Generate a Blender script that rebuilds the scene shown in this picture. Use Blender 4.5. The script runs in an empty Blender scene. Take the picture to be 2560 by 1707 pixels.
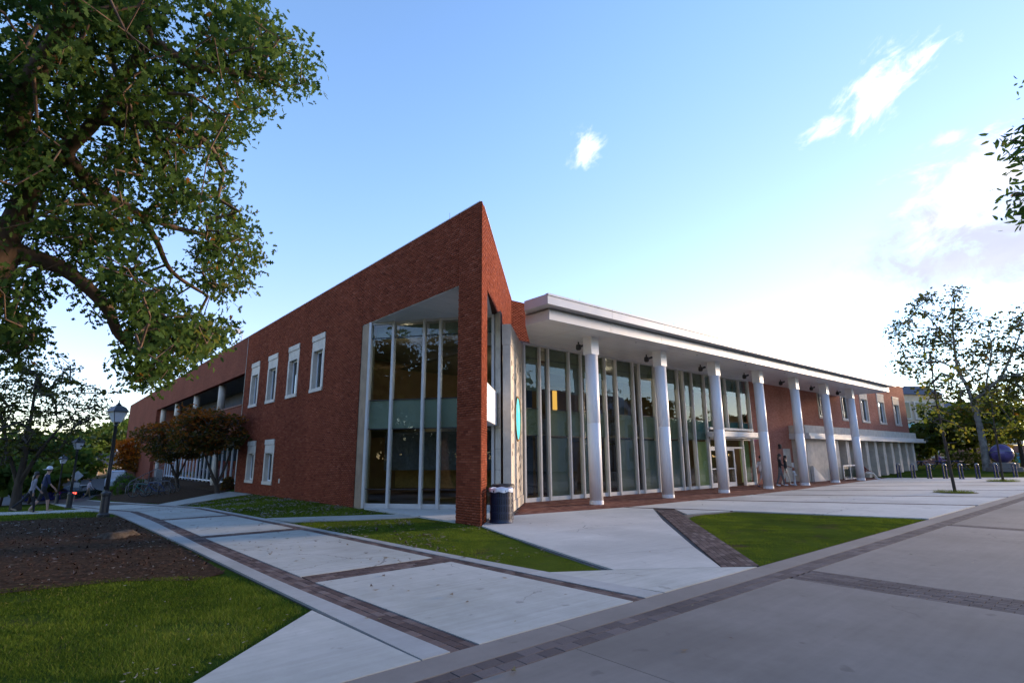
import bpy, math, random
import numpy as np
from mathutils import Vector, Matrix
random.seed(7); RNG = np.random.default_rng(11)
scene = bpy.context.scene
COL = scene.collection

# ------------------------------------------------------------------ camera
CX, CY, F, EYE = 1280.0, 853.5, 1367.25, 1.75          # photo pixels (2560x1707), eye height in metres
yaw, pitch, roll = (math.radians(a) for a in (40.421, 11.918, -0.413))
fwd = np.array([math.sin(yaw)*math.cos(pitch), math.cos(yaw)*math.cos(pitch), math.sin(pitch)])
_r = np.array([math.cos(yaw), -math.sin(yaw), 0.0]); _u = np.cross(_r, fwd)
rt = math.cos(roll)*_r + math.sin(roll)*_u; up = -math.sin(roll)*_r + math.cos(roll)*_u
CAM = np.array([0.0, 0.0, EYE])
cam = bpy.data.cameras.new('camera'); cam.sensor_width = 36.0; cam.lens = F/2560*36
cam.clip_start = 0.05; cam.clip_end = 3000
camo = bpy.data.objects.new('camera', cam); COL.objects.link(camo)
camo.matrix_world = Matrix(((rt[0], up[0], -fwd[0], 0), (rt[1], up[1], -fwd[1], 0), (rt[2], up[2], -fwd[2], EYE), (0, 0, 0, 1)))
scene.camera = camo
scene.render.resolution_x, scene.render.resolution_y = 1024, 682

# ------------------------------------------------------------------ light
SUN_AZ, SUN_EL = 105.0, 8.0           # azimuth from +Y towards +X, degrees
sd = np.array([math.sin(math.radians(SUN_AZ))*math.cos(math.radians(SUN_EL)), math.cos(math.radians(SUN_AZ))*math.cos(math.radians(SUN_EL)), math.sin(math.radians(SUN_EL))])
sun = bpy.data.lights.new('sun', 'SUN'); sun.energy = 1.5; sun.angle = math.radians(8.0); sun.color = (1.0, 0.74, 0.50)
suno = bpy.data.objects.new('sun', sun); COL.objects.link(suno)
suno.rotation_euler = Vector(sd).to_track_quat('Z', 'Y').to_euler(); suno.location = (60, -20, 40)
scene.view_settings.view_transform = 'Standard'; scene.view_settings.look = 'None'
scene.view_settings.gamma = 1.0; scene.view_settings.use_curve_mapping = False
scene.view_settings.exposure = 2.26

def ray(x, y):
    return (x-CX)/F*rt - (y-CY)/F*up + fwd
def raydir(x, y):
    d = ray(x, y); return d/np.linalg.norm(d)

class NT:                                                # tiny node helper
    def __init__(s, tree): s.t = tree; s.n = tree.nodes; s.l = tree.links
    def add(s, kind, **kw):
        n = s.n.new(kind)
        for k, v in kw.items(): setattr(n, k, v)
        return n
    def put(s, sock, v):
        if hasattr(v, 'is_output'): s.l.new(v, sock)
        elif v is not None: sock.default_value = v
    def math(s, op, a, b=None, c=None, clamp=False):
        n = s.add('ShaderNodeMath', operation=op, use_clamp=clamp)
        for i, v in enumerate((a, b, c)): s.put(n.inputs[i], v)
        return n.outputs[0]
    def vmath(s, op, a, b=None, out=0):
        n = s.add('ShaderNodeVectorMath', operation=op)
        s.put(n.inputs[0], a); s.put(n.inputs[1], b)
        return n.outputs[out]
    def mix(s, fac, a, b, mode='MIX'):
        n = s.add('ShaderNodeMix', data_type='RGBA', blend_type=mode)
        s.put(n.inputs[0], fac); s.put(n.inputs[6], a); s.put(n.inputs[7], b)
        return n.outputs[2]
    def noise(s, vec, scale, detail=4, rough=.55, dist=0):
        n = s.add('ShaderNodeTexNoise'); s.put(n.inputs['Vector'], vec)
        n.inputs['Scale'].default_value = scale; n.inputs['Detail'].default_value = detail
        n.inputs['Roughness'].default_value = rough; n.inputs['Distortion'].default_value = dist
        return n.outputs[0]
    def ramp(s, fac, stops):
        n = s.add('ShaderNodeValToRGB'); s.put(n.inputs[0], fac); e = n.color_ramp.elements
        while len(e) < len(stops): e.new(.5)
        for i, (p, c) in enumerate(stops):
            e[i].position = p; e[i].color = (*c, 1) if len(c) == 3 else c
        return n.outputs[0]
    def smooth(s, v, a, b):
        n = s.add('ShaderNodeMapRange', interpolation_type='SMOOTHSTEP'); s.put(n.inputs[0], v)
        n.inputs[1].default_value = a; n.inputs[2].default_value = b
        return n.outputs[0]

world = bpy.data.worlds.new('World'); scene.world = world; world.use_nodes = True
w = NT(world.node_tree); w.n.clear()
sky = w.add('ShaderNodeTexSky', sky_type='NISHITA', sun_disc=False)
sky.sun_elevation = math.radians(SUN_EL); sky.sun_rotation = math.radians(SUN_AZ)
sky.altitude = 50; sky.air_density = 1.0; sky.dust_density = 0.05; sky.ozone_density = 2.3
skycol = sky.outputs[0]
gen = w.add('ShaderNodeTexCoord').outputs['Generated']
dirv = w.vmath('NORMALIZE', gen)
def cloud(px, py, rx, ry, ang, seed, scale, thr, soft, stretch=.5):
    c = raydir(px, py); e1 = raydir(px+10*math.cos(ang), py-10*math.sin(ang)); e1 = e1 - (e1@c)*c; e1 /= np.linalg.norm(e1); e2 = np.cross(c, e1)
    a = w.vmath('DOT_PRODUCT', dirv, tuple(e1), 1); b = w.vmath('DOT_PRODUCT', dirv, tuple(e2), 1); f = w.vmath('DOT_PRODUCT', dirv, tuple(c), 1)
    a2 = w.math('MULTIPLY', a, F/rx); b2 = w.math('MULTIPLY', b, F/ry)
    rr = w.math('SQRT', w.math('ADD', w.math('MULTIPLY', a2, a2), w.math('MULTIPLY', b2, b2)))
    comb = w.add('ShaderNodeCombineXYZ'); w.put(comb.inputs[0], w.math('MULTIPLY', a, stretch)); w.put(comb.inputs[1], b); comb.inputs[2].default_value = seed
    n = w.noise(comb.outputs[0], scale, 7, .62, .35)
    v = w.math('ADD', w.math('SUBTRACT', 1.0, rr), w.math('MULTIPLY', w.math('SUBTRACT', n, .5), 3.0))
    m = w.smooth(v, thr-.1, thr+soft*1.5)
    return w.math('MULTIPLY', m, w.math('GREATER_THAN', f, 0.0)), n
CLOUD_W = (1.25, 1.22, 1.25, 1); 
col = skycol
scl = w.mix(1.0, col, (1.07, 0.985, 1.13, 1), 'MULTIPLY')
sepc = w.add('ShaderNodeSeparateColor'); w.put(sepc.inputs[0], scl); cmbc = w.add('ShaderNodeCombineColor')
gfac = w.math('ADD', w.math('MULTIPLY_ADD', w.smooth(sepc.outputs[1], .8, 1.9), -.15, 1.04), w.math('MULTIPLY', w.smooth(sepc.outputs[1], 2.1, 4.0), .13)); gch = w.math('MULTIPLY', sepc.outputs[1], gfac)     # softer green shoulder: less cyan towards the sun
w.put(cmbc.inputs[0], sepc.outputs[0]); w.put(cmbc.inputs[1], gch); w.put(cmbc.inputs[2], sepc.outputs[2])
col = cmbc.outputs[0]
SKY_STR = 0.12
K = 1/SKY_STR
def over(col, m, rgb, amt):
    return w.mix(w.math('MULTIPLY', m, amt), col, (*[c*K*0.30 for c in rgb], 1))
for (px, py, rx, ry, ang, sd_, sc_, thr, soft, amt) in [
        (1462, 372, 50, 46, .9, 1.3, 42, .1, .9, .95), (2205, 215, 110, 55, .78, 4.1, 40, .05, .8, .95),
        (2062, 327, 50, 26, .5, 7.7, 45, .1, .9, .9), (2350, 352, 60, 18, .3, 2.2, 40, .2, .9, .5),
        (2490, 425, 150, 75, .35, 5.5, 24, .0, .7, .95), (2370, 560, 110, 55, .5, 9.5, 26, .1, .7, .8)]:
    m, n = cloud(px, py, rx, ry, ang, sd_, sc_, thr, soft); col = over(col, m, (1.25, 1.22, 1.2), amt)
m, n = cloud(2500, 585, 200, 125, .3, 6.4, 17, -.3, .7, .8)
col = over(col, m, (.54, .57, .72), w.smooth(n, .15, .5))
m, n = cloud(2480, 655, 190, 45, .15, 8.4, 18, .0, .8, .7)
col = over(col, m, (.62, .65, .80), .7)
bg = w.add('ShaderNodeBackground'); w.put(bg.inputs[0], col); bg.inputs[1].default_value = SKY_STR
wo = w.add('ShaderNodeOutputWorld'); w.l.new(bg.outputs[0], wo.inputs[0])

# ------------------------------------------------------------------ terrain and pixel helpers
def T(x, y):
    """ground height: level by the building, falling away along the walk on the left"""
    f = min(1.0, max(0.2, (8.9-x)/5.5)) if x < 9 else 0.0
    return -0.047*f*min(max(0.0, y-23.0), 56.0)
def Tn(X, Y):
    f = np.where(X < 9, np.clip((8.9-X)/5.5, .2, 1.0), 0.0)
    return -0.047*f*np.clip(Y-23.0, 0, 56.0)
def G(x, y, z=None):
    """photo pixel -> point on the ground (or on height z)"""
    d = ray(x, y)
    if z is not None:
        return CAM + d*((z-EYE)/d[2])
    zz = 0.0
    for _ in range(40):
        p = CAM + d*((zz-EYE)/d[2]); zz = .5*zz + .5*T(p[0], p[1])
    return CAM + d*((zz-EYE)/d[2])
def AT(x, y, dist):
    return CAM + raydir(x, y)*dist
def PV(x, y, p0):
    d = ray(x, y); q = np.array(p0[:2]); t = (d[:2]@q)/(d[:2]@d[:2]); return CAM + t*d

# ------------------------------------------------------------------ materials
MATS = {}
def principled(name):
    m = bpy.data.materials.new(name); m.use_nodes = True; t = NT(m.node_tree)
    b = t.n['Principled BSDF']; MATS[name] = m
    return m, t, b
def mat(name, col, rough=.6, var=.12, scale=6.0, bump=0.0, bscale=40.0, metal=0.0, spec=.5, var2=None, stretch=None, obj_rand=0.0):
    m, t, b = principled(name)
    tc = t.add('ShaderNodeTexCoord').outputs['Object']
    if stretch:
        mp = t.add('ShaderNodeMapping'); t.put(mp.inputs[0], tc); mp.inputs['Scale'].default_value = stretch; tc = mp.outputs[0]
    n = t.noise(tc, scale, 6, .6)
    lo = tuple(c*(1-var*1.6) for c in col); hi = tuple(min(1, c*(1+var*1.6)) for c in (var2 or col))
    c = t.ramp(n, [(.25, lo), (.75, hi)])
    if obj_rand:
        oi = t.add('ShaderNodeObjectInfo').outputs['Random']
        at = t.add('ShaderNodeAttribute', attribute_name='tone').outputs['Fac']
        rnd = t.math('FRACT', t.math('ADD', oi, at))
        k = t.math('MULTIPLY_ADD', rnd, obj_rand*2, 1-obj_rand)
        vv = t.add('ShaderNodeCombineXYZ')
        for i in range(3): t.put(vv.inputs[i], k)
        c = t.mix(1.0, c, vv.outputs[0], 'MULTIPLY')
    t.put(b.inputs['Base Color'], c)
    r = t.math('MULTIPLY_ADD', t.noise(tc, scale*2.3, 3), .25, rough-.12, clamp=True); t.put(b.inputs['Roughness'], r)
    b.inputs['Metallic'].default_value = metal; b.inputs['Specular IOR Level'].default_value = spec
    if bump:
        bp = t.add('ShaderNodeBump'); bp.inputs['Strength'].default_value = bump; bp.inputs['Distance'].default_value = .01
        t.put(bp.inputs['Height'], t.noise(tc, bscale, 5, .7)); t.l.new(bp.outputs[0], b.inputs['Normal'])
    return m
def toned(name, stops, rough=.8, nvar=.35, nscale=25, bump=.25, wear=None):
    """colour picked per piece (per-face 'tone' or per-object random), with grain"""
    m, t, b = principled(name)
    tc = t.add('ShaderNodeTexCoord').outputs['Object']
    pos = t.add('ShaderNodeNewGeometry').outputs['Position']
    oi = t.add('ShaderNodeObjectInfo').outputs['Random']
    at = t.add('ShaderNodeAttribute', attribute_name='tone').outputs['Fac']
    rnd = t.math('FRACT', t.math('ADD', oi, at))
    c = t.ramp(rnd, stops)
    n = t.noise(pos, nscale, 4, .7)
    k = t.math('MULTIPLY_ADD', n, nvar*2, 1-nvar)
    vv = t.add('ShaderNodeCombineXYZ')
    for i in range(3): t.put(vv.inputs[i], k)
    c = t.mix(1.0, c, vv.outputs[0], 'MULTIPLY')
    mp = t.add('ShaderNodeMapping'); t.put(mp.inputs[0], pos); mp.inputs['Scale'].default_value = (1, 1, .28)
    n2 = t.noise(mp.outputs[0], .45, 5, .6)
    k2 = t.math('MULTIPLY_ADD', n2, .8, .6); v2 = t.add('ShaderNodeCombineXYZ')
    for i in range(3): t.put(v2.inputs[i], k2)
    c = t.mix(1.0, c, v2.outputs[0], 'MULTIPLY')
    t.put(b.inputs['Base Color'], c); b.inputs['Roughness'].default_value = rough; b.inputs['Specular IOR Level'].default_value = .06
    bp = t.add('ShaderNodeBump'); bp.inputs['Strength'].default_value = bump; bp.inputs['Distance'].default_value = .004
    t.put(bp.inputs['Height'], t.noise(pos, 90, 4, .7)); t.l.new(bp.outputs[0], b.inputs['Normal'])
    return m
BRICK_STOPS = [(0, (.12, .030, .016)), (.08, (.172, .042, .021)), (.55, (.205, .052, .026)), (.92, (.235, .063, .033)), (1, (.27, .084, .048))]
toned('brick', BRICK_STOPS, .95, .1, 30, .2)
toned('paver', [(0, (.075, .052, .046)), (.4, (.105, .074, .065)), (.75, (.135, .096, .083)), (1, (.17, .13, .115))], .85, .3, 40, .4)
toned('plaza_brick', [(0, (.12, .05, .038)), (.5, (.18, .078, .058)), (1, (.24, .12, .09))], .85, .3, 40, .4)
toned('road_paver', [(0, (.098, .078, .072)), (.5, (.122, .098, .090)), (1, (.15, .122, .112))], .85, .3, 40, .4)
mat('mortar', (.085, .042, .03), .95, .2, 20, .3, 80, spec=.05)
mat('joint_sand', (.07, .06, .055), .95, .25, 30, .3, 80)
mat('limestone', (.52, .46, .38), .8, .14, 2.2, .15, 60, obj_rand=.07)
mat('limestone_warm', (.27, .19, .12), .85, .2, 2.0, .2, 60)
mat('white_panel', (.56, .555, .55), .38, .03, 1.0, obj_rand=.025)
mat('soffit', (.72, .705, .69), .32, .05, 1.5, stretch=(.3, 2, 1))
mat('white_paint', (.78, .78, .78), .45, .04, 2)
mat('column_paint', (.74, .75, .78), .38, .055, 1.6, stretch=(5, 5, .35))
mat('mullion_metal', (.56, .55, .53), .42, .05, 4, metal=.0)
mat('door_metal', (.62, .62, .62), .4, .05, 4)
mat('dark_metal', (.03, .03, .032), .45, .2, 8)
mat('coping_metal', (.50, .49, .48), .4, .08, 3)
mat('steel', (.27, .28, .29), .4, .08, 10, metal=.5)
mat('interior_wall', (.20, .14, .09), .9, .2, .8)
mat('interior_floor', (.10, .085, .07), .6, .2, 2)
mat('interior_ceiling', (.22, .21, .19), .8, .1, 1)
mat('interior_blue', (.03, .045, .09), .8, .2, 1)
mat('shade_olive', (.20, .205, .13), .85, .08, 3)
mat('shade_yellow', (.40, .43, .17), .85, .05, 2)
mat('shade_teal', (.10, .20, .19), .7, .08, 2)
mat('spandrel_green', (.27, .295, .235), .5, .06, 1.2)
mat('bench_wood', (.36, .20, .06), .6, .2, 8)
mat('red_panel', (.5, .04, .03), .7, .1, 3)
mat('mulch', (.048, .027, .014), .98, .5, 9, .9, 30, spec=.05)
mat('mulch_chip', (.085, .042, .024), .95, .3, 12, obj_rand=.5, spec=.1)
mat('bark', (.12, .072, .045), .95, .35, 7, .9, 16, stretch=(1, 1, .25))
mat('bark_dark', (.05, .038, .028), .95, .35, 7, .7, 16, stretch=(1, 1, .25))
mat('bark_plane', (.13, .115, .09), .95, .4, 2.2, .4, 12, var2=(.20, .185, .16), spec=.1)
mat('shade_grey', (.16, .17, .145), .85, .06, 2)
mat('stump_wood', (.075, .058, .044), .95, .4, 9, .9, 14, spec=.1)
mat('can_blue', (.012, .022, .055), .4, .12, 9)
mat('bag_plastic', (.72, .75, .80), .35, .06, 8)
mat('can_lid', (.03, .028, .03), .45, .2, 9)
mat('skin', (.40, .24, .17), .6, .08, 8)
mat('hair_dark', (.018, .013, .011), .5, .3, 30)
mat('cloth_black', (.016, .016, .019), .9, .25, 12, .3, 60)
mat('cloth_grey', (.26, .25, .29), .9, .15, 10, .3, 60)
mat('cloth_navy', (.02, .03, .075), .9, .2, 10, .3, 60)
mat('cloth_charcoal', (.10, .10, .11), .9, .2, 10)
mat('cloth_cream', (.62, .57, .48), .9, .1, 10)
mat('cloth_maroon', (.16, .045, .04), .9, .15, 10)
mat('cloth_white', (.66, .68, .74), .9, .1, 10)
mat('cloth_purple', (.22, .12, .32), .9, .1, 10)
mat('cloth_khaki', (.36, .27, .17), .9, .1, 10)
mat('rubber', (.02, .02, .02), .8, .2, 20)
mat('bike_teal', (.01, .20, .18), .35, .08, 9)
mat('bike_blue', (.01, .05, .22), .3, .08, 9)
mat('bike_navy', (.02, .03, .09), .35, .08, 9)
mat('bike_silver', (.12, .125, .13), .35, .08, 9)
mat('car_blue', (.02, .03, .22), .25, .03, 3)
mat('car_dark', (.03, .045, .045), .25, .03, 3)
mat('car_white', (.66, .70, .76), .25, .03, 3)
mat('car_pale', (.35, .42, .46), .25, .03, 3)
mat('car_teal', (.05, .35, .38), .25, .03, 3)
mat('car_glass', (.02, .025, .03), .12, .05, 3)
mat('sculpture_purple', (.05, .035, .12), .3, .35, 1.5, var2=(.11, .08, .20))
mat('asphalt', (.085, .085, .09), .9, .15, 3, .4, 60)
mat('roof_slate', (.06, .06, .075), .7, .15, 4)
mat('cream_wall', (.52, .40, .27), .85, .12, 1.5)
mat('far_brick', (.20, .09, .06), .9, .2, 3)
mat('house_white', (.62, .64, .66), .7, .06, 1.5)
mat('rail_metal', (.13, .135, .14), .5, .1, 8)
mat('sign_back', (.42, .44, .46), .5, .1, 6)
mat('planter_soil', (.05, .04, .028), .98, .3, 10, .6, 30)
mat('furniture_blue', (.02, .04, .12), .5, .1, 6)

def glass(name, tint, ior=1.46, rough=0.0, base=.012):
    m = bpy.data.materials.new(name); m.use_nodes = True; t = NT(m.node_tree); t.n.clear(); MATS[name] = m
    fr = t.add('ShaderNodeFresnel'); fr.inputs[0].default_value = ior
    g = t.add('ShaderNodeBsdfGlossy'); g.inputs['Roughness'].default_value = rough; g.inputs[0].default_value = (.95, .97, 1, 1)
    tr = t.add('ShaderNodeBsdfTransparent'); tr.inputs[0].default_value = (*tint, 1)
    bp = t.add('ShaderNodeBump'); bp.inputs['Strength'].default_value = .035; bp.inputs['Distance'].default_value = .02
    geo = t.add('ShaderNodeNewGeometry'); pos = geo.outputs['Position']; front = t.math('SUBTRACT', 1.0, geo.outputs['Backfacing'])
    t.put(bp.inputs['Height'], t.noise(pos, .9, 2, .5)); t.l.new(bp.outputs[0], g.inputs['Normal'])
    mx = t.add('ShaderNodeMixShader'); t.put(mx.inputs[0], t.math('MULTIPLY', front, t.math('ADD', fr.outputs[0], base, clamp=True)))
    t.l.new(tr.outputs[0], mx.inputs[1]); t.l.new(g.outputs[0], mx.inputs[2])
    o = t.add('ShaderNodeOutputMaterial'); t.l.new(mx.outputs[0], o.inputs[0])
    return m
glass('glass', (.84, .88, .85)); glass('glass_dark', (.66, .71, .73)); mat('lamp_glass', (.62, .66, .72), .3, .05, 6)
def emit(name, col, s):
    m = bpy.data.materials.new(name); m.use_nodes = True; t = NT(m.node_tree); t.n.clear(); MATS[name] = m
    e = t.add('ShaderNodeEmission'); e.inputs[0].default_value = (*col, 1); e.inputs[1].default_value = s
    o = t.add('ShaderNodeOutputMaterial'); t.l.new(e.outputs[0], o.inputs[0]); return m
emit('lit_warm', (1, .62, .28), 1.6); emit('lit_amber', (1, .52, .10), .26); emit('lit_white', (1, .9, .75), 2.0); emit('lit_red', (1, .05, .03), 2.0); emit('lit_blue', (.12, .08, 1.0), 1.2)
def medallion_mat():
    m = bpy.data.materials.new('medallion_glass'); m.use_nodes = True; t = NT(m.node_tree); MATS['medallion_glass'] = m
    b = t.n['Principled BSDF']; tc = t.add('ShaderNodeTexCoord').outputs['Object']
    c = t.ramp(t.noise(tc, 2.2, 3), [(.3, (.05, .45, .62)), (.55, (.10, .55, .55)), (.75, (.30, .62, .42))])
    t.put(b.inputs['Base Color'], c); b.inputs['Roughness'].default_value = .2
    t.put(b.inputs['Emission Color'], c); b.inputs['Emission Strength'].default_value = .28
medallion_mat()
def brick_tex(name, axis, c1, c2, mo):
    """brickwork too far off to tell single bricks: procedural courses"""
    m, t, b = principled(name)
    pos = t.add('ShaderNodeNewGeometry').outputs['Position']; sp = t.add('ShaderNodeSeparateXYZ'); t.put(sp.inputs[0], pos)
    cb = t.add('ShaderNodeCombineXYZ'); t.put(cb.inputs[0], sp.outputs[axis]); t.put(cb.inputs[1], sp.outputs[2])
    bt = t.add('ShaderNodeTexBrick'); t.put(bt.inputs['Vector'], cb.outputs[0]); bt.inputs['Scale'].default_value = 1.0
    bt.inputs['Brick Width'].default_value = .213; bt.inputs['Row Height'].default_value = .0667; bt.inputs['Mortar Size'].default_value = .006
    bt.inputs['Color1'].default_value = (*c1, 1); bt.inputs['Color2'].default_value = (*c2, 1); bt.inputs['Mortar'].default_value = (*mo, 1)
    n = t.noise(pos, .5, 5, .6); k = t.math('MULTIPLY_ADD', n, .7, .65); v = t.add('ShaderNodeCombineXYZ')
    for i in range(3): t.put(v.inputs[i], k)
    t.put(b.inputs['Base Color'], t.mix(1.0, bt.outputs[0], v.outputs[0], 'MULTIPLY')); b.inputs['Roughness'].default_value = .95; b.inputs['Specular IOR Level'].default_value = .05
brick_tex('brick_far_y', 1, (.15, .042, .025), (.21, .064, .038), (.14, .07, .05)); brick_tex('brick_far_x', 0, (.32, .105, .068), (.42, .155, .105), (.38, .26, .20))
def concrete(name, c1, c2, streak=.1, spots=.3, cracks=True):
    m, t, b = principled(name)
    pos = t.add('ShaderNodeNewGeometry').outputs['Position']
    n1 = t.noise(pos, .6, 8, .7); n2 = t.noise(pos, 6, 5, .7)
    mp = t.add('ShaderNodeMapping'); t.put(mp.inputs[0], pos); mp.inputs['Scale'].default_value = (.35, 7, 1); mp.inputs['Rotation'].default_value = (0, 0, .25)
    n3 = t.noise(mp.outputs[0], 1.6, 4, .6)
    c = t.ramp(n1, [(.3, c1), (.72, c2)])
    oi = t.add('ShaderNodeObjectInfo').outputs['Random']
    k = t.math('MULTIPLY', t.math('MULTIPLY_ADD', n2, .22, .89), t.math('MULTIPLY_ADD', n3, streak*2, 1-streak)); k = t.math('MULTIPLY', k, t.math('MULTIPLY_ADD', oi, .17, .915))
    v = t.add('ShaderNodeCombineXYZ')
    for i in range(3): t.put(v.inputs[i], k)
    c = t.mix(1.0, c, v.outputs[0], 'MULTIPLY')
    sp = t.noise(pos, 3.1, 3, .5); c = t.mix(t.math('MULTIPLY', t.smooth(sp, .66, .74), spots), c, tuple(x*.45 for x in c1)+(1,))
    vo = t.add('ShaderNodeTexVoronoi'); vo.inputs['Scale'].default_value = 1.7; t.put(vo.inputs['Vector'], pos)
    sepv = t.add('ShaderNodeSeparateColor'); t.put(sepv.inputs[0], vo.outputs['Color'])
    gum = t.math('MULTIPLY', t.math('LESS_THAN', vo.outputs['Distance'], t.math('MULTIPLY', sepv.outputs[0], .035)), t.math('GREATER_THAN', sepv.outputs[1], .45))
    c = t.mix(t.math('MULTIPLY', gum, .6), c, (.07, .065, .06, 1))
    nz = t.add('ShaderNodeTexNoise'); t.put(nz.inputs['Vector'], pos); nz.inputs['Scale'].default_value = 1.3; nz.inputs['Detail'].default_value = 6
    vs = t.add('ShaderNodeVectorMath', operation='MULTIPLY_ADD'); t.put(vs.inputs[0], nz.outputs['Color']); vs.inputs[1].default_value = (1.1, 1.1, 0); t.put(vs.inputs[2], pos)
    ve = t.add('ShaderNodeTexVoronoi', feature='DISTANCE_TO_EDGE'); ve.inputs['Scale'].default_value = .28; t.put(ve.inputs['Vector'], vs.outputs[0])
    crack = t.math('MULTIPLY', t.math('LESS_THAN', ve.outputs['Distance'], .0022), t.smooth(t.noise(pos, .35, 2), .5, .56))
    c = t.mix(t.math('MULTIPLY', crack, .55), c, (.05, .045, .04, 1))
    st = t.noise(pos, .22, 3, .5); c = t.mix(t.math('MULTIPLY', t.smooth(st, .48, .66), .42), c, tuple(x*.62 for x in c1)+(1,))
    t.put(b.inputs['Base Color'], c); b.inputs['Roughness'].default_value = .85; b.inputs['Specular IOR Level'].default_value = .3
    bp = t.add('ShaderNodeBump'); bp.inputs['Strength'].default_value = .25; bp.inputs['Distance'].default_value = .004
    t.put(bp.inputs['Height'], t.noise(pos, 70, 4, .75)); t.l.new(bp.outputs[0], b.inputs['Normal'])
concrete('concrete_walk', (.31, .305, .26), (.44, .425, .385), .2, .5)
concrete('concrete_plaza', (.41, .395, .355), (.52, .50, .45), .12, .4)
concrete('concrete_kerb', (.27, .265, .24), (.37, .36, .34), .1, .4)
concrete('concrete_road', (.15, .13, .11), (.215, .187, .162), .13, .45)
concrete('concrete_gutter', (.17, .145, .125), (.215, .19, .165), .05, .3)
def grass_ground():
    m, t, b = principled('grass_ground')
    pos = t.add('ShaderNodeNewGeometry').outputs['Position']
    c = t.ramp(t.noise(pos, .8, 6, .65), [(.25, (.032, .050, .009)), (.5, (.054, .080, .012)), (.75, (.078, .105, .017))])
    c = t.mix(t.smooth(t.noise(pos, 22, 4, .7), .5, .75), c, (.06, .05, .024, 1)); c = t.mix(t.smooth(t.noise(pos, 1.1, 5, .65), .54, .70), c, (.062, .047, .027, 1))
    t.put(b.inputs['Base Color'], c); b.inputs['Roughness'].default_value = .95; b.inputs['Specular IOR Level'].default_value = .0
    bp = t.add('ShaderNodeBump'); bp.inputs['Strength'].default_value = .7; bp.inputs['Distance'].default_value = .03
    t.put(bp.inputs['Height'], t.noise(pos, 40, 4, .8)); t.l.new(bp.outputs[0], b.inputs['Normal'])
grass_ground()
def leafmat(name, stops, trans=.35, gloss=.012, rough=.5):
    m = bpy.data.materials.new(name); m.use_nodes = True; t = NT(m.node_tree); t.n.clear(); MATS[name] = m
    at = t.add('ShaderNodeAttribute', attribute_name='tone').outputs['Fac']
    c = t.ramp(at, stops)
    d = t.add('ShaderNodeBsdfDiffuse'); t.put(d.inputs[0], c)
    tl = t.add('ShaderNodeBsdfTranslucent'); t.put(tl.inputs[0], t.mix(1.0, c, (1.25, 1.25, .7, 1), 'MULTIPLY'))
    mx = t.add('ShaderNodeMixShader'); mx.inputs[0].default_value = trans; t.l.new(d.outputs[0], mx.inputs[1]); t.l.new(tl.outputs[0], mx.inputs[2])
    g = t.add('ShaderNodeBsdfGlossy'); g.inputs['Roughness'].default_value = rough; g.inputs[0].default_value = (.8, .9, 1, 1)
    fr = t.add('ShaderNodeFresnel'); fr.inputs[0].default_value = 1.4
    m2 = t.add('ShaderNodeMixShader'); t.put(m2.inputs[0], t.math('MULTIPLY', fr.outputs[0], gloss*3, clamp=True)); t.l.new(mx.outputs[0], m2.inputs[1]); t.l.new(g.outputs[0], m2.inputs[2])
    o = t.add('ShaderNodeOutputMaterial'); t.l.new(m2.outputs[0], o.inputs[0])
leafmat('leaf_green', [(0, (.024, .050, .015)), (.5, (.054, .094, .027)), (.9, (.105, .155, .045)), (1, (.20, .085, .02))], .42, .0)
leafmat('leaf_light', [(0, (.055, .085, .016)), (.5, (.10, .14, .025)), (.9, (.15, .18, .035)), (1, (.2, .13, .03))], .45)
leafmat('leaf_dark', [(0, (.030, .044, .011)), (.6, (.060, .082, .018)), (1, (.10, .12, .025))], .4)
leafmat('leaf_olive', [(0, (.034, .042, .012)), (.5, (.070, .078, .020)), (.9, (.12, .115, .03)), (1, (.2, .10, .03))], .42)
leafmat('leaf_bronze', [(0, (.036, .042, .012)), (.45, (.082, .062, .016)), (.75, (.18, .068, .015)), (1, (.32, .085, .012))])
leafmat('leaf_orange', [(0, (.12, .07, .014)), (.4, (.26, .095, .014)), (.8, (.40, .12, .014)), (1, (.42, .09, .012))])
leafmat('leaf_plane', [(0, (.03, .036, .012)), (.5, (.055, .058, .018)), (.85, (.11, .09, .026)), (1, (.20, .12, .035))], .35)
leafmat('leaf_yellow', [(0, (.06, .08, .015)), (.5, (.11, .13, .025)), (.85, (.18, .15, .03)), (1, (.26, .14, .03))], .45)
leafmat('leaf_bush', [(0, (.04, .09, .010)), (.5, (.08, .16, .016)), (1, (.12, .22, .026))], .4)
leafmat('grass_blade', [(0, (.044, .072, .010)), (.5, (.090, .132, .018)), (.85, (.15, .195, .028)), (1, (.20, .175, .06))], .3, .0)
leafmat('grass_lush', [(0, (.060, .088, .012)), (.5, (.112, .155, .020)), (.9, (.165, .21, .03)), (1, (.20, .19, .055))], .3, .0)
leafmat('fallen_leaf', [(0, (.09, .045, .018)), (.4, (.16, .085, .035)), (.7, (.25, .165, .08)), (1, (.12, .12, .03))], .15, .1)
leafmat('straw', [(0, (.16, .12, .07)), (1, (.34, .28, .18))], .1, .1)
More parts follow.
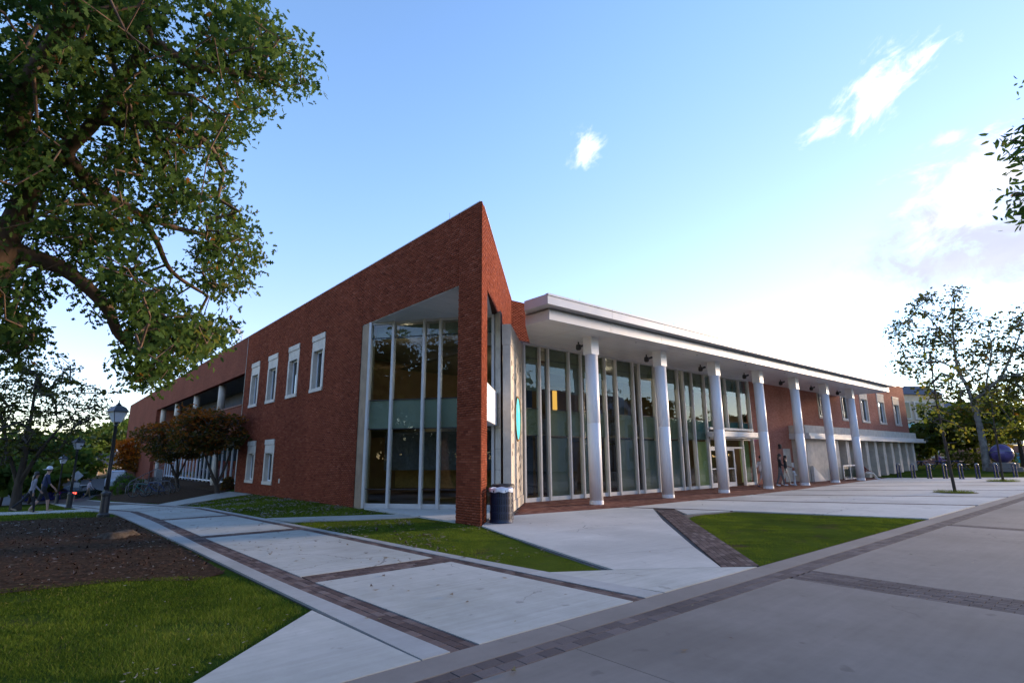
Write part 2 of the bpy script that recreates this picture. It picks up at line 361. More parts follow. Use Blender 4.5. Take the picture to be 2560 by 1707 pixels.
# ------------------------------------------------------------------ mesh helpers
class MB:
    """collects shapes; build() links them as ONE mesh object"""
    def __init__(s): s.v = []; s.f = []; s.m = []; s.t = []
    def add(s, vs, fs, m=0, tone=0.0):
        o = len(s.v); s.v += [tuple(map(float, p)) for p in vs]
        for f in fs: s.f.append(tuple(i+o for i in f)); s.m.append(m); s.t.append(tone)
        return s
    def box(s, x0, x1, y0, y1, z0, z1, m=0, tone=0.0):
        return s.obox((x0, y0, z0), (x1-x0, 0, 0), (0, y1-y0, 0), (0, 0, z1-z0), m, tone)
    def obox(s, o, a, b, c, m=0, tone=0.0):
        o, a, b, c = (np.array(q, float) for q in (o, a, b, c))
        vs = [o, o+a, o+a+b, o+b, o+c, o+a+c, o+a+b+c, o+b+c]
        return s.add(vs, [(0, 3, 2, 1), (4, 5, 6, 7), (0, 1, 5, 4), (1, 2, 6, 5), (2, 3, 7, 6), (3, 0, 4, 7)], m, tone)
    def seg(s, p, q, z0, z1, th, m=0, side=1, tone=0.0):
        """upright slab from p to q (plan), thickness th to the left (side=1) or right (-1)"""
        p = np.array(p, float); q = np.array(q, float); d = (q-p)/np.linalg.norm(q-p); n = np.array([-d[1], d[0]])*th*side
        return s.prism([p, q, q+n, p+n], z0, z1, m, tone)
    def prism(s, poly, z0, z1, m=0, tone=0.0):
        n = len(poly); a = sum(poly[i][0]*poly[(i+1) % n][1]-poly[(i+1) % n][0]*poly[i][1] for i in range(n))
        poly = list(poly) if a > 0 else list(poly)[::-1]
        vs = [(p[0], p[1], z0) for p in poly]+[(p[0], p[1], z1) for p in poly]
        fs = [tuple(range(n-1, -1, -1)), tuple(range(n, 2*n))]+[(i, (i+1) % n, n+(i+1) % n, n+i) for i in range(n)]
        return s.add(vs, fs, m, tone)
    def tube(s, pts, rad, n=8, m=0, cap=True):
        pts = [np.array(p, float) for p in pts]; k = len(pts)
        rad = [rad]*k if np.isscalar(rad) else list(rad); vs = []
        u = None
        for i in range(k):
            d = pts[min(i+1, k-1)]-pts[max(i-1, 0)]; d = d/(np.linalg.norm(d)+1e-9)
            if u is None:
                h = np.array([0, 0, 1.0]) if abs(d[2]) < .9 else np.array([1.0, 0, 0]); u = np.cross(d, h)
            u = u-(u@d)*d; u = u/(np.linalg.norm(u)+1e-9); w_ = np.cross(d, u)
            for j in range(n):
                a = 2*math.pi*j/n; vs.append(pts[i]+rad[i]*(math.cos(a)*u+math.sin(a)*w_))
        fs = [(i*n+j, i*n+(j+1) % n, (i+1)*n+(j+1) % n, (i+1)*n+j) for i in range(k-1) for j in range(n)]
        if cap: fs += [tuple(range(n-1, -1, -1)), tuple((k-1)*n+j for j in range(n))]
        return s.add(vs, fs, m)
    def lathe(s, prof, n=24, c=(0, 0, 0), m=0, a0=0.0):
        vs = [(c[0]+r*math.cos(a0+2*math.pi*j/n), c[1]+r*math.sin(a0+2*math.pi*j/n), c[2]+z) for r, z in prof for j in range(n)]
        k = len(prof)
        fs = [(i*n+j, i*n+(j+1) % n, (i+1)*n+(j+1) % n, (i+1)*n+j) for i in range(k-1) for j in range(n)]
        fs += [tuple(range(n-1, -1, -1)), tuple((k-1)*n+j for j in range(n))]
        return s.add(vs, fs, m)
    def torus(s, c, R, r, ax, n=20, k=6, m=0):
        c = np.array(c, float); ax = np.array(ax, float)/np.linalg.norm(ax); h = np.array([0, 0, 1.0]) if abs(ax[2]) < .9 else np.array([1.0, 0, 0])
        u = np.cross(ax, h); u /= np.linalg.norm(u); v = np.cross(ax, u); vs = []
        for i in range(n):
            a = 2*math.pi*i/n; d = math.cos(a)*u+math.sin(a)*v
            for j in range(k):
                b = 2*math.pi*j/k; vs.append(c+d*(R+r*math.cos(b))+ax*r*math.sin(b))
        fs = [(i*k+j, ((i+1) % n)*k+j, ((i+1) % n)*k+(j+1) % k, i*k+(j+1) % k) for i in range(n) for j in range(k)]
        return s.add(vs, fs, m)
    def mesh(s, name, mats, smooth=False):
        me = bpy.data.meshes.new(name); me.from_pydata(s.v, [], s.f)
        for mm in (mats if isinstance(mats, (list, tuple)) else [mats]): me.materials.append(MATS[mm])
        if any(s.m): me.polygons.foreach_set('material_index', s.m)
        if any(s.t):
            at = me.attributes.new('tone', 'FLOAT', 'FACE'); at.data.foreach_set('value', s.t)
        if smooth: me.polygons.foreach_set('use_smooth', [True]*len(s.f))
        me.update(); return me
    def build(s, name, mats, parent=None, smooth=False, kind=None):
        return obj(name, s.mesh(name, mats, smooth), parent, kind)
def obj(name, me, parent=None, kind=None):
    o = bpy.data.objects.new(name, me); COL.objects.link(o)
    if parent is not None:
        o.parent = parent
        if parent.type == 'EMPTY' and parent.get('world_parts'): o.matrix_parent_inverse = Matrix.Translation(-Vector(parent.location))
    if kind: o['kind'] = kind
    return o
def tag(o, label, cat, group=None):
    o['label'] = label; o['category'] = cat
    if group: o['group'] = group
    return o
def thing(name, label, cat, loc=(0, 0, 0), group=None, world=True):
    """Empty at the thing's base; world=True: parts are given in world coordinates"""
    o = bpy.data.objects.new(name, None); COL.objects.link(o); o.location = loc; o.empty_display_size = .2
    if world: o['world_parts'] = 1
    return tag(o, label, cat, group)
def copy_tree(o, parent=None):
    c = o.copy(); COL.objects.link(c); c.parent = parent
    for ch in o.children: copy_tree(ch, c)
    return c
def place(src, first, loc, rz, label, sc=1.0, recolor=None):
    o = src if first else copy_tree(src)
    o.location = loc; o.rotation_euler = (0, 0, rz); o.scale = (sc, sc, sc); o['label'] = label
    return o
def npmesh(name, V, nside, matn, tone=None, smooth=False, faces=None):
    """fast mesh: V (n,3); either consecutive nside-gons or explicit faces (m,nside)"""
    me = bpy.data.meshes.new(name); V = np.asarray(V, np.float32)
    if faces is None: faces = np.arange(len(V)).reshape(-1, nside)
    faces = np.asarray(faces, np.int32); m, k = faces.shape
    me.vertices.add(len(V)); me.vertices.foreach_set('co', V.ravel())
    me.loops.add(m*k); me.loops.foreach_set('vertex_index', faces.ravel())
    me.polygons.add(m); me.polygons.foreach_set('loop_start', np.arange(0, m*k, k, dtype=np.int32))
    for mm in (matn if isinstance(matn, (list, tuple)) else [matn]): me.materials.append(MATS[mm])
    me.update(calc_edges=True)
    if tone is not None:
        at = me.attributes.new('tone', 'FLOAT', 'FACE'); at.data.foreach_set('value', np.asarray(tone, np.float32))
    if smooth: me.polygons.foreach_set('use_smooth', np.ones(m, bool))
    return me
def inpoly(P, poly):
    P = np.asarray(P, float); x, y = P[:, 0], P[:, 1]; r = np.zeros(len(P), bool); n = len(poly)
    for i in range(n):
        x0, y0 = poly[i][:2]; x1, y1 = poly[(i+1) % n][:2]
        c = ((y0 > y) != (y1 > y)) & (x < (x1-x0)*(y-y0)/((y1-y0) or 1e-9)+x0); r ^= c
    return r

# ------------------------------------------------------------------ ground
def struct(o): o['kind'] = 'structure'; return o
gx = np.concatenate([np.linspace(-600, -30, 20), np.linspace(-26, 12, 58), np.linspace(14, 60, 24), np.linspace(70, 700, 22)])
gy = np.concatenate([np.linspace(-500, -20, 16), np.linspace(-16, 100, 117), np.linspace(110, 900, 24)])
XX, YY = np.meshgrid(gx, gy, indexing='ij')
rise = np.clip((XX-52)/10, 0, 1)*.35*np.clip((YY-6)/8, 0, 1)
ZZ = Tn(XX, YY)-.012+rise
V = np.stack([XX, YY, ZZ], -1).reshape(-1, 3); ny = len(gy); nx = len(gx)
idx = np.arange(nx*ny).reshape(nx, ny)
Fq = np.stack([idx[:-1, :-1], idx[1:, :-1], idx[1:, 1:], idx[:-1, 1:]], -1).reshape(-1, 4)
ground = struct(obj('ground', npmesh('ground', V, 4, 'grass_ground', smooth=True, faces=Fq)))

def sheet(name, poly, lift, matn, parent=None, thick=.0, sub=None):
    """flat polygon following the terrain at its corners (top face plus skirt)"""
    a = sum(poly[i][0]*poly[(i+1) % len(poly)][1]-poly[(i+1) % len(poly)][0]*poly[i][1] for i in range(len(poly)))
    poly = list(poly) if a > 0 else list(poly)[::-1]
    n = len(poly); mb = MB(); top = [(x, y, T(x, y)+lift) for x, y in poly]
    if thick:
        mb.add(top+[(x, y, z-thick) for x, y, z in top], [tuple(range(n))]+[(i, n+i, n+(i+1) % n, (i+1) % n) for i in range(n)])
    else: mb.add(top, [tuple(range(n))])
    return mb.build(name, matn, parent)

# walk running away on the left (along Y): edges measured from the photograph
LY = [4.5, 8.5, 13, 19, 23, 28, 34, 45, 60, 75]
EDGE = {'lo': [2.78, 2.66, 2.54, 2.34, 2.15, 1.9, 1.7, 1.5, 1.35, 1.3],      # outer left kerb edge
        'l0': [3.08, 2.89, 2.79, 2.77, 2.62, 2.35, 2.1, 1.85, 1.65, 1.6], 'l1': [3.40, 3.22, 3.11, 3.03, 2.86, 2.58, 2.3, 2.0, 1.8, 1.75],
        'r0': [5.74, 5.54, 5.28, 4.86, 4.55, 4.18, 3.9, 3.6, 3.5, 3.5], 'r1': [5.98, 5.76, 5.50, 5.05, 4.74, 4.36, 4.08, 3.78, 3.68, 3.68],
        'ro': [6.36, 5.98, 5.68, 5.25, 4.94, 4.56, 4.28, 3.98, 3.88, 3.88]}
def E_(k, y): return float(np.interp(y, LY, EDGE[k]))
def ribbon(name, ka, kb, y0, y1, lift, matn, parent, inset=.0, dy=1.0, thick=.03):
    ys = np.linspace(y0+inset, y1-inset, max(2, int((y1-y0)/dy)+1)); mb = MB(); vs = []
    for y in ys:
        for k, s in ((ka, inset), (kb, -inset)):
            x = E_(k, y)+s; vs.append((x, y, T(x, y)+lift))
    m = len(ys); n = len(vs)
    vs += [(x, y, z-thick) for x, y, z in vs]
    fs = [(2*i, 2*i+1, 2*i+3, 2*i+2) for i in range(m-1)]
    fs += [(2*i+2, n+2*i+2, n+2*i, 2*i) for i in range(m-1)] + [(2*i+1, n+2*i+1, n+2*i+3, 2*i+3) for i in range(m-1)]
    fs += [(0, n, n+1, 1), (2*m-1, n+2*m-1, n+2*m-2, 2*m-2)]
    mb.add(vs, fs); return mb.build(name, matn, parent)
walk = struct(ribbon('walkway', 'lo', 'ro', 4.5, 75, .004, 'joint_sand', None, thick=.02))
BARS = [(8.15, 8.68), (14.22, 14.66), (19.15, 19.55), (23.3, 23.6), (27.0, 27.3)]
cuts = [4.5]+[v for b in BARS for v in b]+[34, 42, 50, 62, 75]
i = 0
yy = 4.5
for b0, b1 in BARS+[(75, 75)]:
    ribbon('concrete_slab', 'l1', 'r0', yy, b0, .030, 'concrete_walk', walk, .004) if b0 < 70 else [ribbon('concrete_slab', 'l1', 'r0', a, c, .030, 'concrete_walk', walk, .004) for a, c in ((27.3, 34), (34, 44), (44, 58), (58, 75))]
    yy = b1
for a, b in zip([4.5, 6.6, 8.8, 11.0, 13.2, 15.6, 18.2, 21, 25, 30, 40, 55], [6.6, 8.8, 11.0, 13.2, 15.6, 18.2, 21, 25, 30, 40, 55, 75]):
    ribbon('kerb_slab', 'lo', 'l0', a, b, .032, 'concrete_kerb', walk, .004)
    ribbon('kerb_slab', 'r1', 'ro', a, b, .032, 'concrete_kerb', walk, .004)

# pavers: boxes; the nearest ones are objects of their own, the rest one mesh per area
PAVE = {}
def paver_boxes(fun, nrow, roww, u0, u1, plen, brick_first=0.0, along_off=.5):
    """fun(u,v) -> (x,y); yields corner quads of pavers in a strip u0..u1 long, nrow rows"""
    out = []
    for r in range(nrow):
        u = u0-(plen*along_off if r % 2 else 0)
        while u < u1:
            a, b = max(u, u0), min(u+plen, u1)
            if b-a > .03:
                g = .0035
                q = [fun(a+g, r*roww+g), fun(b-g, r*roww+g), fun(b-g, (r+1)*roww-g), fun(a+g, (r+1)*roww-g)]
                out.append(q)
            u += plen
    return out
def lay(parent, quads, lift, matn, nnear, field_name, single='paver'):
    quads = sorted(quads, key=lambda q: (sum(p[0] for p in q)/4)**2+(sum(p[1] for p in q)/4)**2)
    fld = MB()
    for k, q in enumerate(quads):
        h = lift+random.uniform(-.0016, .0016); tz = [random.uniform(-.0008, .0008) for _ in range(4)]
        cx = sum(p[0] for p in q)/4; cy = sum(p[1] for p in q)/4
        zc = T(cx, cy)
        a = sum(q[i][0]*q[(i+1) % 4][1]-q[(i+1) % 4][0]*q[i][1] for i in range(4)); q = q if a > 0 else q[::-1]
        if k < nnear:
            b = .0025; mb = MB()
            ins = [(cx+(p[0]-cx)*(1-b/max(.02, abs(p[0]-cx)+.001))-cx, cy+(p[1]-cy)*(1-b/max(.02, abs(p[1]-cy)+.001))-cy) for p in q]
            vs = [(*p, h+t) for p, t in zip(ins, tz)]+[(p[0]-cx, p[1]-cy, h-.003) for p in q]+[(p[0]-cx, p[1]-cy, h-.04) for p in q]
            mb.add(vs, [(0, 1, 2, 3)]+[(4+i, 4+(i+1) % 4, (i+1) % 4, i) for i in range(4)]+[(8+i, 8+(i+1) % 4, 4+(i+1) % 4, 4+i) for i in range(4)])
            o = mb.build(single, matn, parent); o.location = (cx, cy, zc)
        else:
            tn = random.random()*.98+.01
            vs = [(p[0], p[1], T(p[0], p[1])+h+t) for p, t in zip(q, tz)]+[(p[0], p[1], T(p[0], p[1])+h-.04) for p in q]
            fld.add(vs, [(0, 1, 2, 3)]+[(4+i, 4+(i+1) % 4, (i+1) % 4, i) for i in range(4)], 0, tn)
    if fld.f: fld.build(field_name, matn, parent, kind='stuff')
def band(ka, kb):
    def f(u, v):
        a, b = E_(ka, u), E_(kb, u); return (a+(b-a)*v/.3, u)
    return f
quads = paver_boxes(band('l0', 'l1'), 3, .1, 4.5, 40, .2) + paver_boxes(band('r0', 'r1'), 2, .15, 4.5, 40, .2)
for (b0, b1) in BARS:
    wd = b1-b0; nr = max(2, int(round(wd/.105))); xa, xb = E_('l1', b0), E_('r0', b0)
    f = lambda u, v, b0=b0, wd=wd, nr=nr: (u, b0+v*wd/(nr*.1))
    quads += paver_boxes(f, nr, .1, xa, xb, .2)
lay(walk, quads, .026, 'paver', 300, 'paver_field')

# road in the foreground, with a gutter strip and a band of pavers along its edge
road = struct(MB().add([(-14, -9.5, .006), (95, -9.5, .006), (95, 4.5, .006), (-14, 4.5, .006)], [(0, 1, 2, 3)]).build('road', 'joint_sand'))
def rect(name, x0, x1, y0, y1, z, matn, parent, th=.03):
    return MB().box(x0, x1, y0, y1, z-th, z).build(name, matn, parent)
xs = [-14, -9, -4.2, .6, 5.2]
for a in np.arange(-14, 95, 4.6):
    rect('gutter_slab', a+.004, min(95, a+4.596), 4.135, 4.495, .026, 'concrete_gutter', road)
CROSS = [(8.45, 9.25), (17.3, 17.75), (28.6, 29.0), (45, 45.4)]
xl = -14
for c0, c1 in CROSS+[(95, 95)]:
    a = xl
    while a < c0-.2:
        b = min(c0, a+6.0) if c0-a > 7 else c0
        for y0, y1 in ((-9.5, -4.0), (-4.0, 3.83)):
            rect('road_slab', a+.004, b-.004, y0+.004, y1-.004, .024, 'concrete_road', road)
        a = b
    xl = c1
quads = paver_boxes(lambda u, v: (u, 3.835+v), 2, .148, -2.0, 60, .235)
for c0, c1 in CROSS[:3]:
    nr = max(3, int(round((c1-c0)/.105)))
    quads += paver_boxes(lambda u, v, c0=c0, c1=c1, nr=nr: (c0+.0+v*(c1-c0)/(nr*.1), u), nr, .1, -4.0, 3.83, .2)
lay(road, quads, .024, 'road_paver', 300, 'paver_field')

# paved court between road and building
plaza = struct(sheet('plaza', [(2.2, 4.5), (60, 4.5), (55, 9), (49.3, 14.2), (49.3, 16.6), (9, 16.6), (9, 12), (8.9, 11.7), (6.4, 4.6)], .002, 'joint_sand'))
def slab(poly, matn='concrete_plaza', z=.03):
    cx = sum(p[0] for p in poly)/len(poly); cy = sum(p[1] for p in poly)/len(poly)
    ins = []
    for x, y in poly:
        d = math.hypot(x-cx, y-cy); ins.append((cx+(x-cx)*(1-.006/d), cy+(y-cy)*(1-.006/d)))
    o = MB().prism(ins, z-.03, z).build('concrete_slab', matn, plaza); return o
def lerp(a, b, t): return (a[0]+(b[0]-a[0])*t, a[1]+(b[1]-a[1])*t)
# corner pieces beside the walk
slab([(2.66, 6.74), (.37, 4.5), (2.77, 4.5)], 'concrete_walk')
slab([(6.05, 6.5), (7.03, 5.88), (8.43, 4.87), (8.90, 4.51), (6.40, 4.51)], 'concrete_walk')
# wedge of court between the lawn and the diagonal band, in panels
LW = [(7.05, 5.88), (7.75, 8.2), (8.86, 11.6)]
DB = [(8.45, 4.87), (11.6, 7.85), (15.95, 11.5)]
slab([LW[0], DB[0], (9.9, 6.24), (7.4, 7.05)]); slab([(7.4, 7.05), (9.9, 6.24), (13.2, 9.2), (8.25, 9.75)])
slab([(8.25, 9.75), (13.2, 9.2), (15.95, 11.5), (15.6, 12.45), (11.2, 13.1), (9.95, 12.75), (8.93, 11.74)])
# diagonal brick band beside the grass island
dq = []
p0 = np.array([8.47, 4.86]); p1 = np.array([16.05, 11.5]); dd = (p1-p0)/np.linalg.norm(p1-p0); dn = np.array([dd[1], -dd[0]])
dq += paver_boxes(lambda u, v: tuple(p0+dd*(u+v*.35)+dn*v), 6, .102, 0.0, 9.6, .2)
# strips across the court
STR = [((15.64, 12.5), (17.1, 9.3)), ((20.2, 12.45), (24.5, 4.52)), ((24.5, 12.4), (30.0, 4.52)), ((28.9, 12.55), (36.2, 4.52)), ((33.6, 12.9), (42.6, 4.52)), ((38.6, 13.2), (49.0, 4.6))]
def strip(a, b, nrow=3):
    a = np.array(a); b = np.array(b); L = np.linalg.norm(b-a); d = (b-a)/L; n = np.array([d[1], -d[0]])*-1
    return paver_boxes(lambda u, v: tuple(a+d*u+n*v), nrow, .1, 0, L, .2)
for a, b in STR: dq += strip(a, b)
q4 = [((16.2, 11.0), (20.15, 12.44), (24.45, 4.55), (18.8, 4.55), (17.15, 9.25), (14.9, 9.65))]
slab([(15.2, 9.75), (17.0, 9.32), (16.3, 10.9)])
slab([(17.2, 9.3), (18.8, 4.54), (21.2, 4.54), (17.9, 12.43), (15.85, 12.43), (16.5, 11.1)])
slab([(21.2, 4.54), (24.45, 4.54), (20.15, 12.42), (17.9, 12.43)])
def court(a0, a1, b0, b1, n):
    for k in range(n):
        t0, t1 = k/n, (k+1)/n
        slab([lerp(a0, b0, t0), lerp(a1, b1, t0), lerp(a1, b1, t1), lerp(a0, b0, t1)])
for k in range(1, 5):
    (a0, a1), (b0, b1) = STR[k], STR[k+1]
    court((a0[0]+.36, a0[1]-.04), (a1[0]+.36, a1[1]), (b0[0]-.01, b0[1]-.06), (b1[0]-.01, b1[1]), 2)
court((38.95, 13.2), (49.4, 4.6), (48.7, 13.9), (57.5, 4.9), 2)
# brick paving under the colonnade
pq = paver_boxes(lambda u, v: (u, 12.55+v), 20, .2, 11.4, 48.8, .2)
pq = [q for q in pq if (q[0][1] > 12.45+max(0, (q[0][0]-34)*.075) and q[0][1] < 16.40 and q[2][1]-q[0][0] < 1.95)]
lay(plaza, dq, .027, 'paver', 280, 'paver_field')
lay(plaza, [[(x, y) for x, y in q] for q in pq], .027, 'plaza_brick', 20, 'brick_paving_field', 'paving_brick')
# porch slab under the corner and little paths
porch = struct(MB().prism([(8.96, 12.9), (8.96, 18.6), (11.9, 14.7), (11.7, 14.2), (9.9, 12.75)], -.05, .035).build('porch_slab', 'concrete_plaza'))
def path(name, poly, matn='concrete_walk'):
    return struct(sheet(name, poly, .022, matn, None, .04))
path('side_path', [(5.45, 17.75), (8.3, 16.35), (8.9, 15.9), (8.9, 14.8), (8.35, 14.95), (7.3, 15.4), (5.72, 16.15), (5.6, 16.6)])
path('entrance_path', [(4.62, 27.2), (6.5, 29.5), (8.9, 31.8), (8.9, 36.0), (7.7, 34.3), (4.45, 30.3)])
path('cross_path', [tuple(G(-60, 1290)[:2]), tuple(G(252, 1277.5)[:2]), tuple(G(246, 1272.8)[:2]), tuple(G(-60, 1283)[:2])], 'concrete_plaza')
MULCH = [(-4, 10.4), (-.15, 10.5), (1.2, 10.3), (2.0, 9.6), (2.48, 9.9), (2.5, 12.7), (2.36, 17), (2.2, 21.6), (1.2, 22.3), (-.6, 22.6), (-4, 22.4)]
bed = struct(sheet('mulch_bed', MULCH, .004, 'mulch'))
def grid_sheet(name, poly, lift, matn, step=.4):
    xs = np.arange(min(p[0] for p in poly), max(p[0] for p in poly)+step, step); ys = np.arange(min(p[1] for p in poly), max(p[1] for p in poly)+step, step)
    XX, YY = np.meshgrid(xs, ys, indexing='ij'); V = np.stack([XX, YY, Tn(XX, YY)+lift+.015*np.sin(XX*5)*np.sin(YY*4.3)], -1).reshape(-1, 3); idx = np.arange(V.shape[0]).reshape(len(xs), len(ys))
    Fq = np.stack([idx[:-1, :-1], idx[1:, :-1], idx[1:, 1:], idx[:-1, 1:]], -1).reshape(-1, 4); C_ = V[Fq].mean(1); Fq = Fq[inpoly(C_, poly)]
    return obj(name, npmesh(name, V, 4, matn, smooth=True, faces=Fq))
bed2 = struct(grid_sheet('planting_bed', [(4.55, 30.8), (7.6, 34.7), (8.9, 36.4), (10.1, 37.2), (10.1, 67), (4.5, 67), (4.2, 45), (4.4, 34)], .03, 'mulch'))
# far street on the left
struct(sheet('street', [(-30, 62), (3.2, 62), (9.0, 60), (20, 96), (-30, 86)], .02, 'asphalt', None, .0))

# grass blades, clipped lawns (uncountable)
def blades(name, poly, dens, hgt, matn, label, lift=-.012, maxn=90000, fall=9.0):
    xs = [p[0] for p in poly]; ys = [p[1] for p in poly]; A = (max(xs)-min(xs))*(max(ys)-min(ys)); n = int(min(maxn, A*dens))
    P = np.stack([RNG.uniform(min(xs), max(xs), n), RNG.uniform(min(ys), max(ys), n)], -1); P = P[inpoly(P+RNG.normal(0, .06, P.shape), poly)]
    d = np.hypot(P[:, 0], P[:, 1]); keep = RNG.random(len(P)) < np.clip((fall/d)**1.2, .12, 1); P = P[keep]; d = d[keep]; n = len(P)
    bare = np.sin(P[:, 0]*1.9+2.2*np.sin(P[:, 1]*.9+1))*np.sin(P[:, 1]*2.3+1.6*np.sin(P[:, 0]*1.3))+.5*np.sin(P[:, 0]*6.1+P[:, 1]*5.2); kp = RNG.random(n) < np.where(bare > .75, .28, 1.0); P = P[kp]; d = d[kp]; n = len(P)
    sc = np.clip(d/fall, 1, 2.6)
    a = RNG.uniform(0, 2*np.pi, n); wd = RNG.uniform(.0022, .0045, n)*sc**1.3; hh = hgt*RNG.uniform(.55, 1.25, n); patch = np.sin(P[:, 0]*2.1+1.3)*np.sin(P[:, 1]*1.7)*.25+np.sin(P[:, 0]*.7-P[:, 1]*.9)*.25
    pn = np.sin(P[:, 0]*5.3+2*np.sin(P[:, 1]*3.1))*np.sin(P[:, 1]*4.7+1.7*np.sin(P[:, 0]*2.3)); patch = patch+.28*pn; hh *= np.clip(1+.7*patch, .35, 2)
    lean = RNG.normal(0, .55, (n, 2))*hh[:, None]
    Z = Tn(P[:, 0], P[:, 1])+lift
    V = np.zeros((n, 3, 3)); V[:, 0, 0] = P[:, 0]-np.cos(a)*wd; V[:, 0, 1] = P[:, 1]-np.sin(a)*wd; V[:, 0, 2] = Z
    V[:, 1, 0] = P[:, 0]+np.cos(a)*wd; V[:, 1, 1] = P[:, 1]+np.sin(a)*wd; V[:, 1, 2] = Z
    V[:, 2, :2] = P+lean; V[:, 2, 2] = Z+hh
    tone = np.clip(.45+patch*.55+RNG.normal(0, .2, n), 0, .9); dry = RNG.random(n) < np.clip(.03+.25*(-patch-.35), .02, .4); tone[dry] = 1.0
    o = obj(name, npmesh(name, V.reshape(-1, 3), 3, matn, tone)); o['kind'] = 'stuff'; o['label'] = label; o['category'] = 'grass'
    return o
LAWN_L = [(-3, 3.9), (.2, 4.45), (2.63, 6.85), (2.6, 9.3), (2.1, 9.9), (1.2, 10.5), (-.1, 10.8), (-3.5, 10.7)]
LAWN_M = [(6.02, 6.56), (6.95, 5.98), (7.66, 8.25), (8.85, 11.72), (8.88, 14.8), (8.3, 14.9), (7.3, 15.32), (5.68, 16.05), (5.6, 14), (5.8, 10)]
ISLAND = [(9.05, 4.55), (14.0, 8.95), (14.8, 9.3), (15.5, 9.36), (17.0, 9.12), (18.7, 4.57)]
LAWN_B = [(5.4, 17.9), (8.3, 16.5), (8.85, 16.2), (8.88, 31.5), (6.6, 29.4), (4.7, 27.1), (5.05, 22)]
struct(sheet('lawn', ISLAND, .008, 'grass_ground')); struct(sheet('lawn', LAWN_M, .004, 'grass_ground'))
blades('lawn_grass', LAWN_L, 9000, .034, 'grass_blade', 'shaggy lawn in the lower left corner below the mulch bed', maxn=230000, fall=7)
blades('lawn_grass', LAWN_M, 7000, .032, 'grass_lush', 'wedge of lawn between the walk and the brick corner pier', maxn=180000, fall=9)
blades('lawn_grass', ISLAND, 6000, .034, 'grass_lush', 'mown grass island beside the road and the diagonal brick band', maxn=230000, fall=10)
blades('lawn_grass', LAWN_B, 2500, .045, 'grass_lush', 'leaf strewn lawn strip along the foot of the long brick wall', maxn=90000, fall=10)
blades('lawn_grass', [(-6, 22.7), (2.0, 22.2), (1.75, 30), (1.2, 48), (-6, 48)], 1400, .05, 'grass_lush', 'shaded lawn under the trees beside the lamp posts', maxn=90000, fall=10)

def litter(name, spots, matn, size, label, cat, kind='stuff'):
    """small curled leaf or chip faces lying on the ground"""
    P = np.array(spots); n = len(P); a = RNG.uniform(0, 2*np.pi, n); s = size*RNG.uniform(.5, 1.3, n)
    u = np.stack([np.cos(a), np.sin(a)], -1); v = np.stack([-np.sin(a), np.cos(a)], -1); tilt = RNG.normal(0, .45, (n, 2))
    V = np.zeros((n, 4, 3))
    for k, (cu, cv) in enumerate(((-1, 0), (0, -.45), (1, 0), (0, .45))):
        V[:, k, :2] = P[:, :2]+u*(cu*s)[:, None]+v*(cv*s)[:, None]; V[:, k, 2] = P[:, 2]+np.abs(cu*tilt[:, 0]+cv*tilt[:, 1])*s+.006
    o = obj(name, npmesh(name, V.reshape(-1, 3), 4, matn, RNG.random(n))); o['kind'] = kind; o['label'] = label; o['category'] = cat; return o
def scatter(poly, n, lift, cluster=None):
    xs = [p[0] for p in poly]; ys = [p[1] for p in poly]
    P = np.stack([RNG.uniform(min(xs), max(xs), n*3), RNG.uniform(min(ys), max(ys), n*3)], -1); P = P[inpoly(P, poly)]
    if cluster is not None:
        c = np.sin(P[:, 0]*3.1+cluster)*np.sin(P[:, 1]*1.3+cluster)+np.sin(P[:, 0]*1.1-P[:, 1]*2.3); P = P[RNG.random(len(P)) < np.clip(.35+.5*c, .05, 1)]
    P = P[:n]; return np.stack([P[:, 0], P[:, 1], Tn(P[:, 0], P[:, 1])+lift], -1)
litter('fallen_leaves', np.concatenate([scatter(LAWN_B, 1500, .025, 1.0), scatter(LAWN_M[5:]+LAWN_M[:1], 260, .025, 2.0), scatter(LAWN_M, 120, .03, 3.0)]), 'fallen_leaf', .055, 'dry leaves fallen on the lawn along the brick wall', 'leaves')
litter('fallen_leaves', np.concatenate([scatter([(3.1, 9), (5.4, 9), (4.2, 32), (2.5, 32)], 260, .03), scatter([(2.8, 4.8), (6, 4.8), (5.4, 9), (3.1, 9)], 24, .03), scatter([(-1, -1), (14, -1), (14, 4), (-1, 4)], 26, .026), scatter([(8.5, 5.5), (16, 11), (30, 5), (30, 12), (10, 12.5)], 40, .03)]), 'fallen_leaf', .04, 'stray dry leaves on the concrete walk', 'leaves')
litter('mulch_chips', scatter(MULCH, 9000, .008), 'mulch_chip', .038, 'brown bark chips covering the mulch bed', 'mulch')
litter('fallen_leaves', scatter(MULCH, 420, .02, 1.5), 'fallen_leaf', .04, 'dry leaves scattered over the dark mulch bed', 'leaves')
litter('dry_straw', np.concatenate([scatter([(.2, 4.6), (1.6, 5.7), (2.6, 6.9), (2.4, 7.6), (.8, 6.2)], 220, .03, .4), scatter(LAWN_L, 25, .03)]), 'straw', .022, 'dry grass cuttings along the edge of the corner lawn', 'straw')
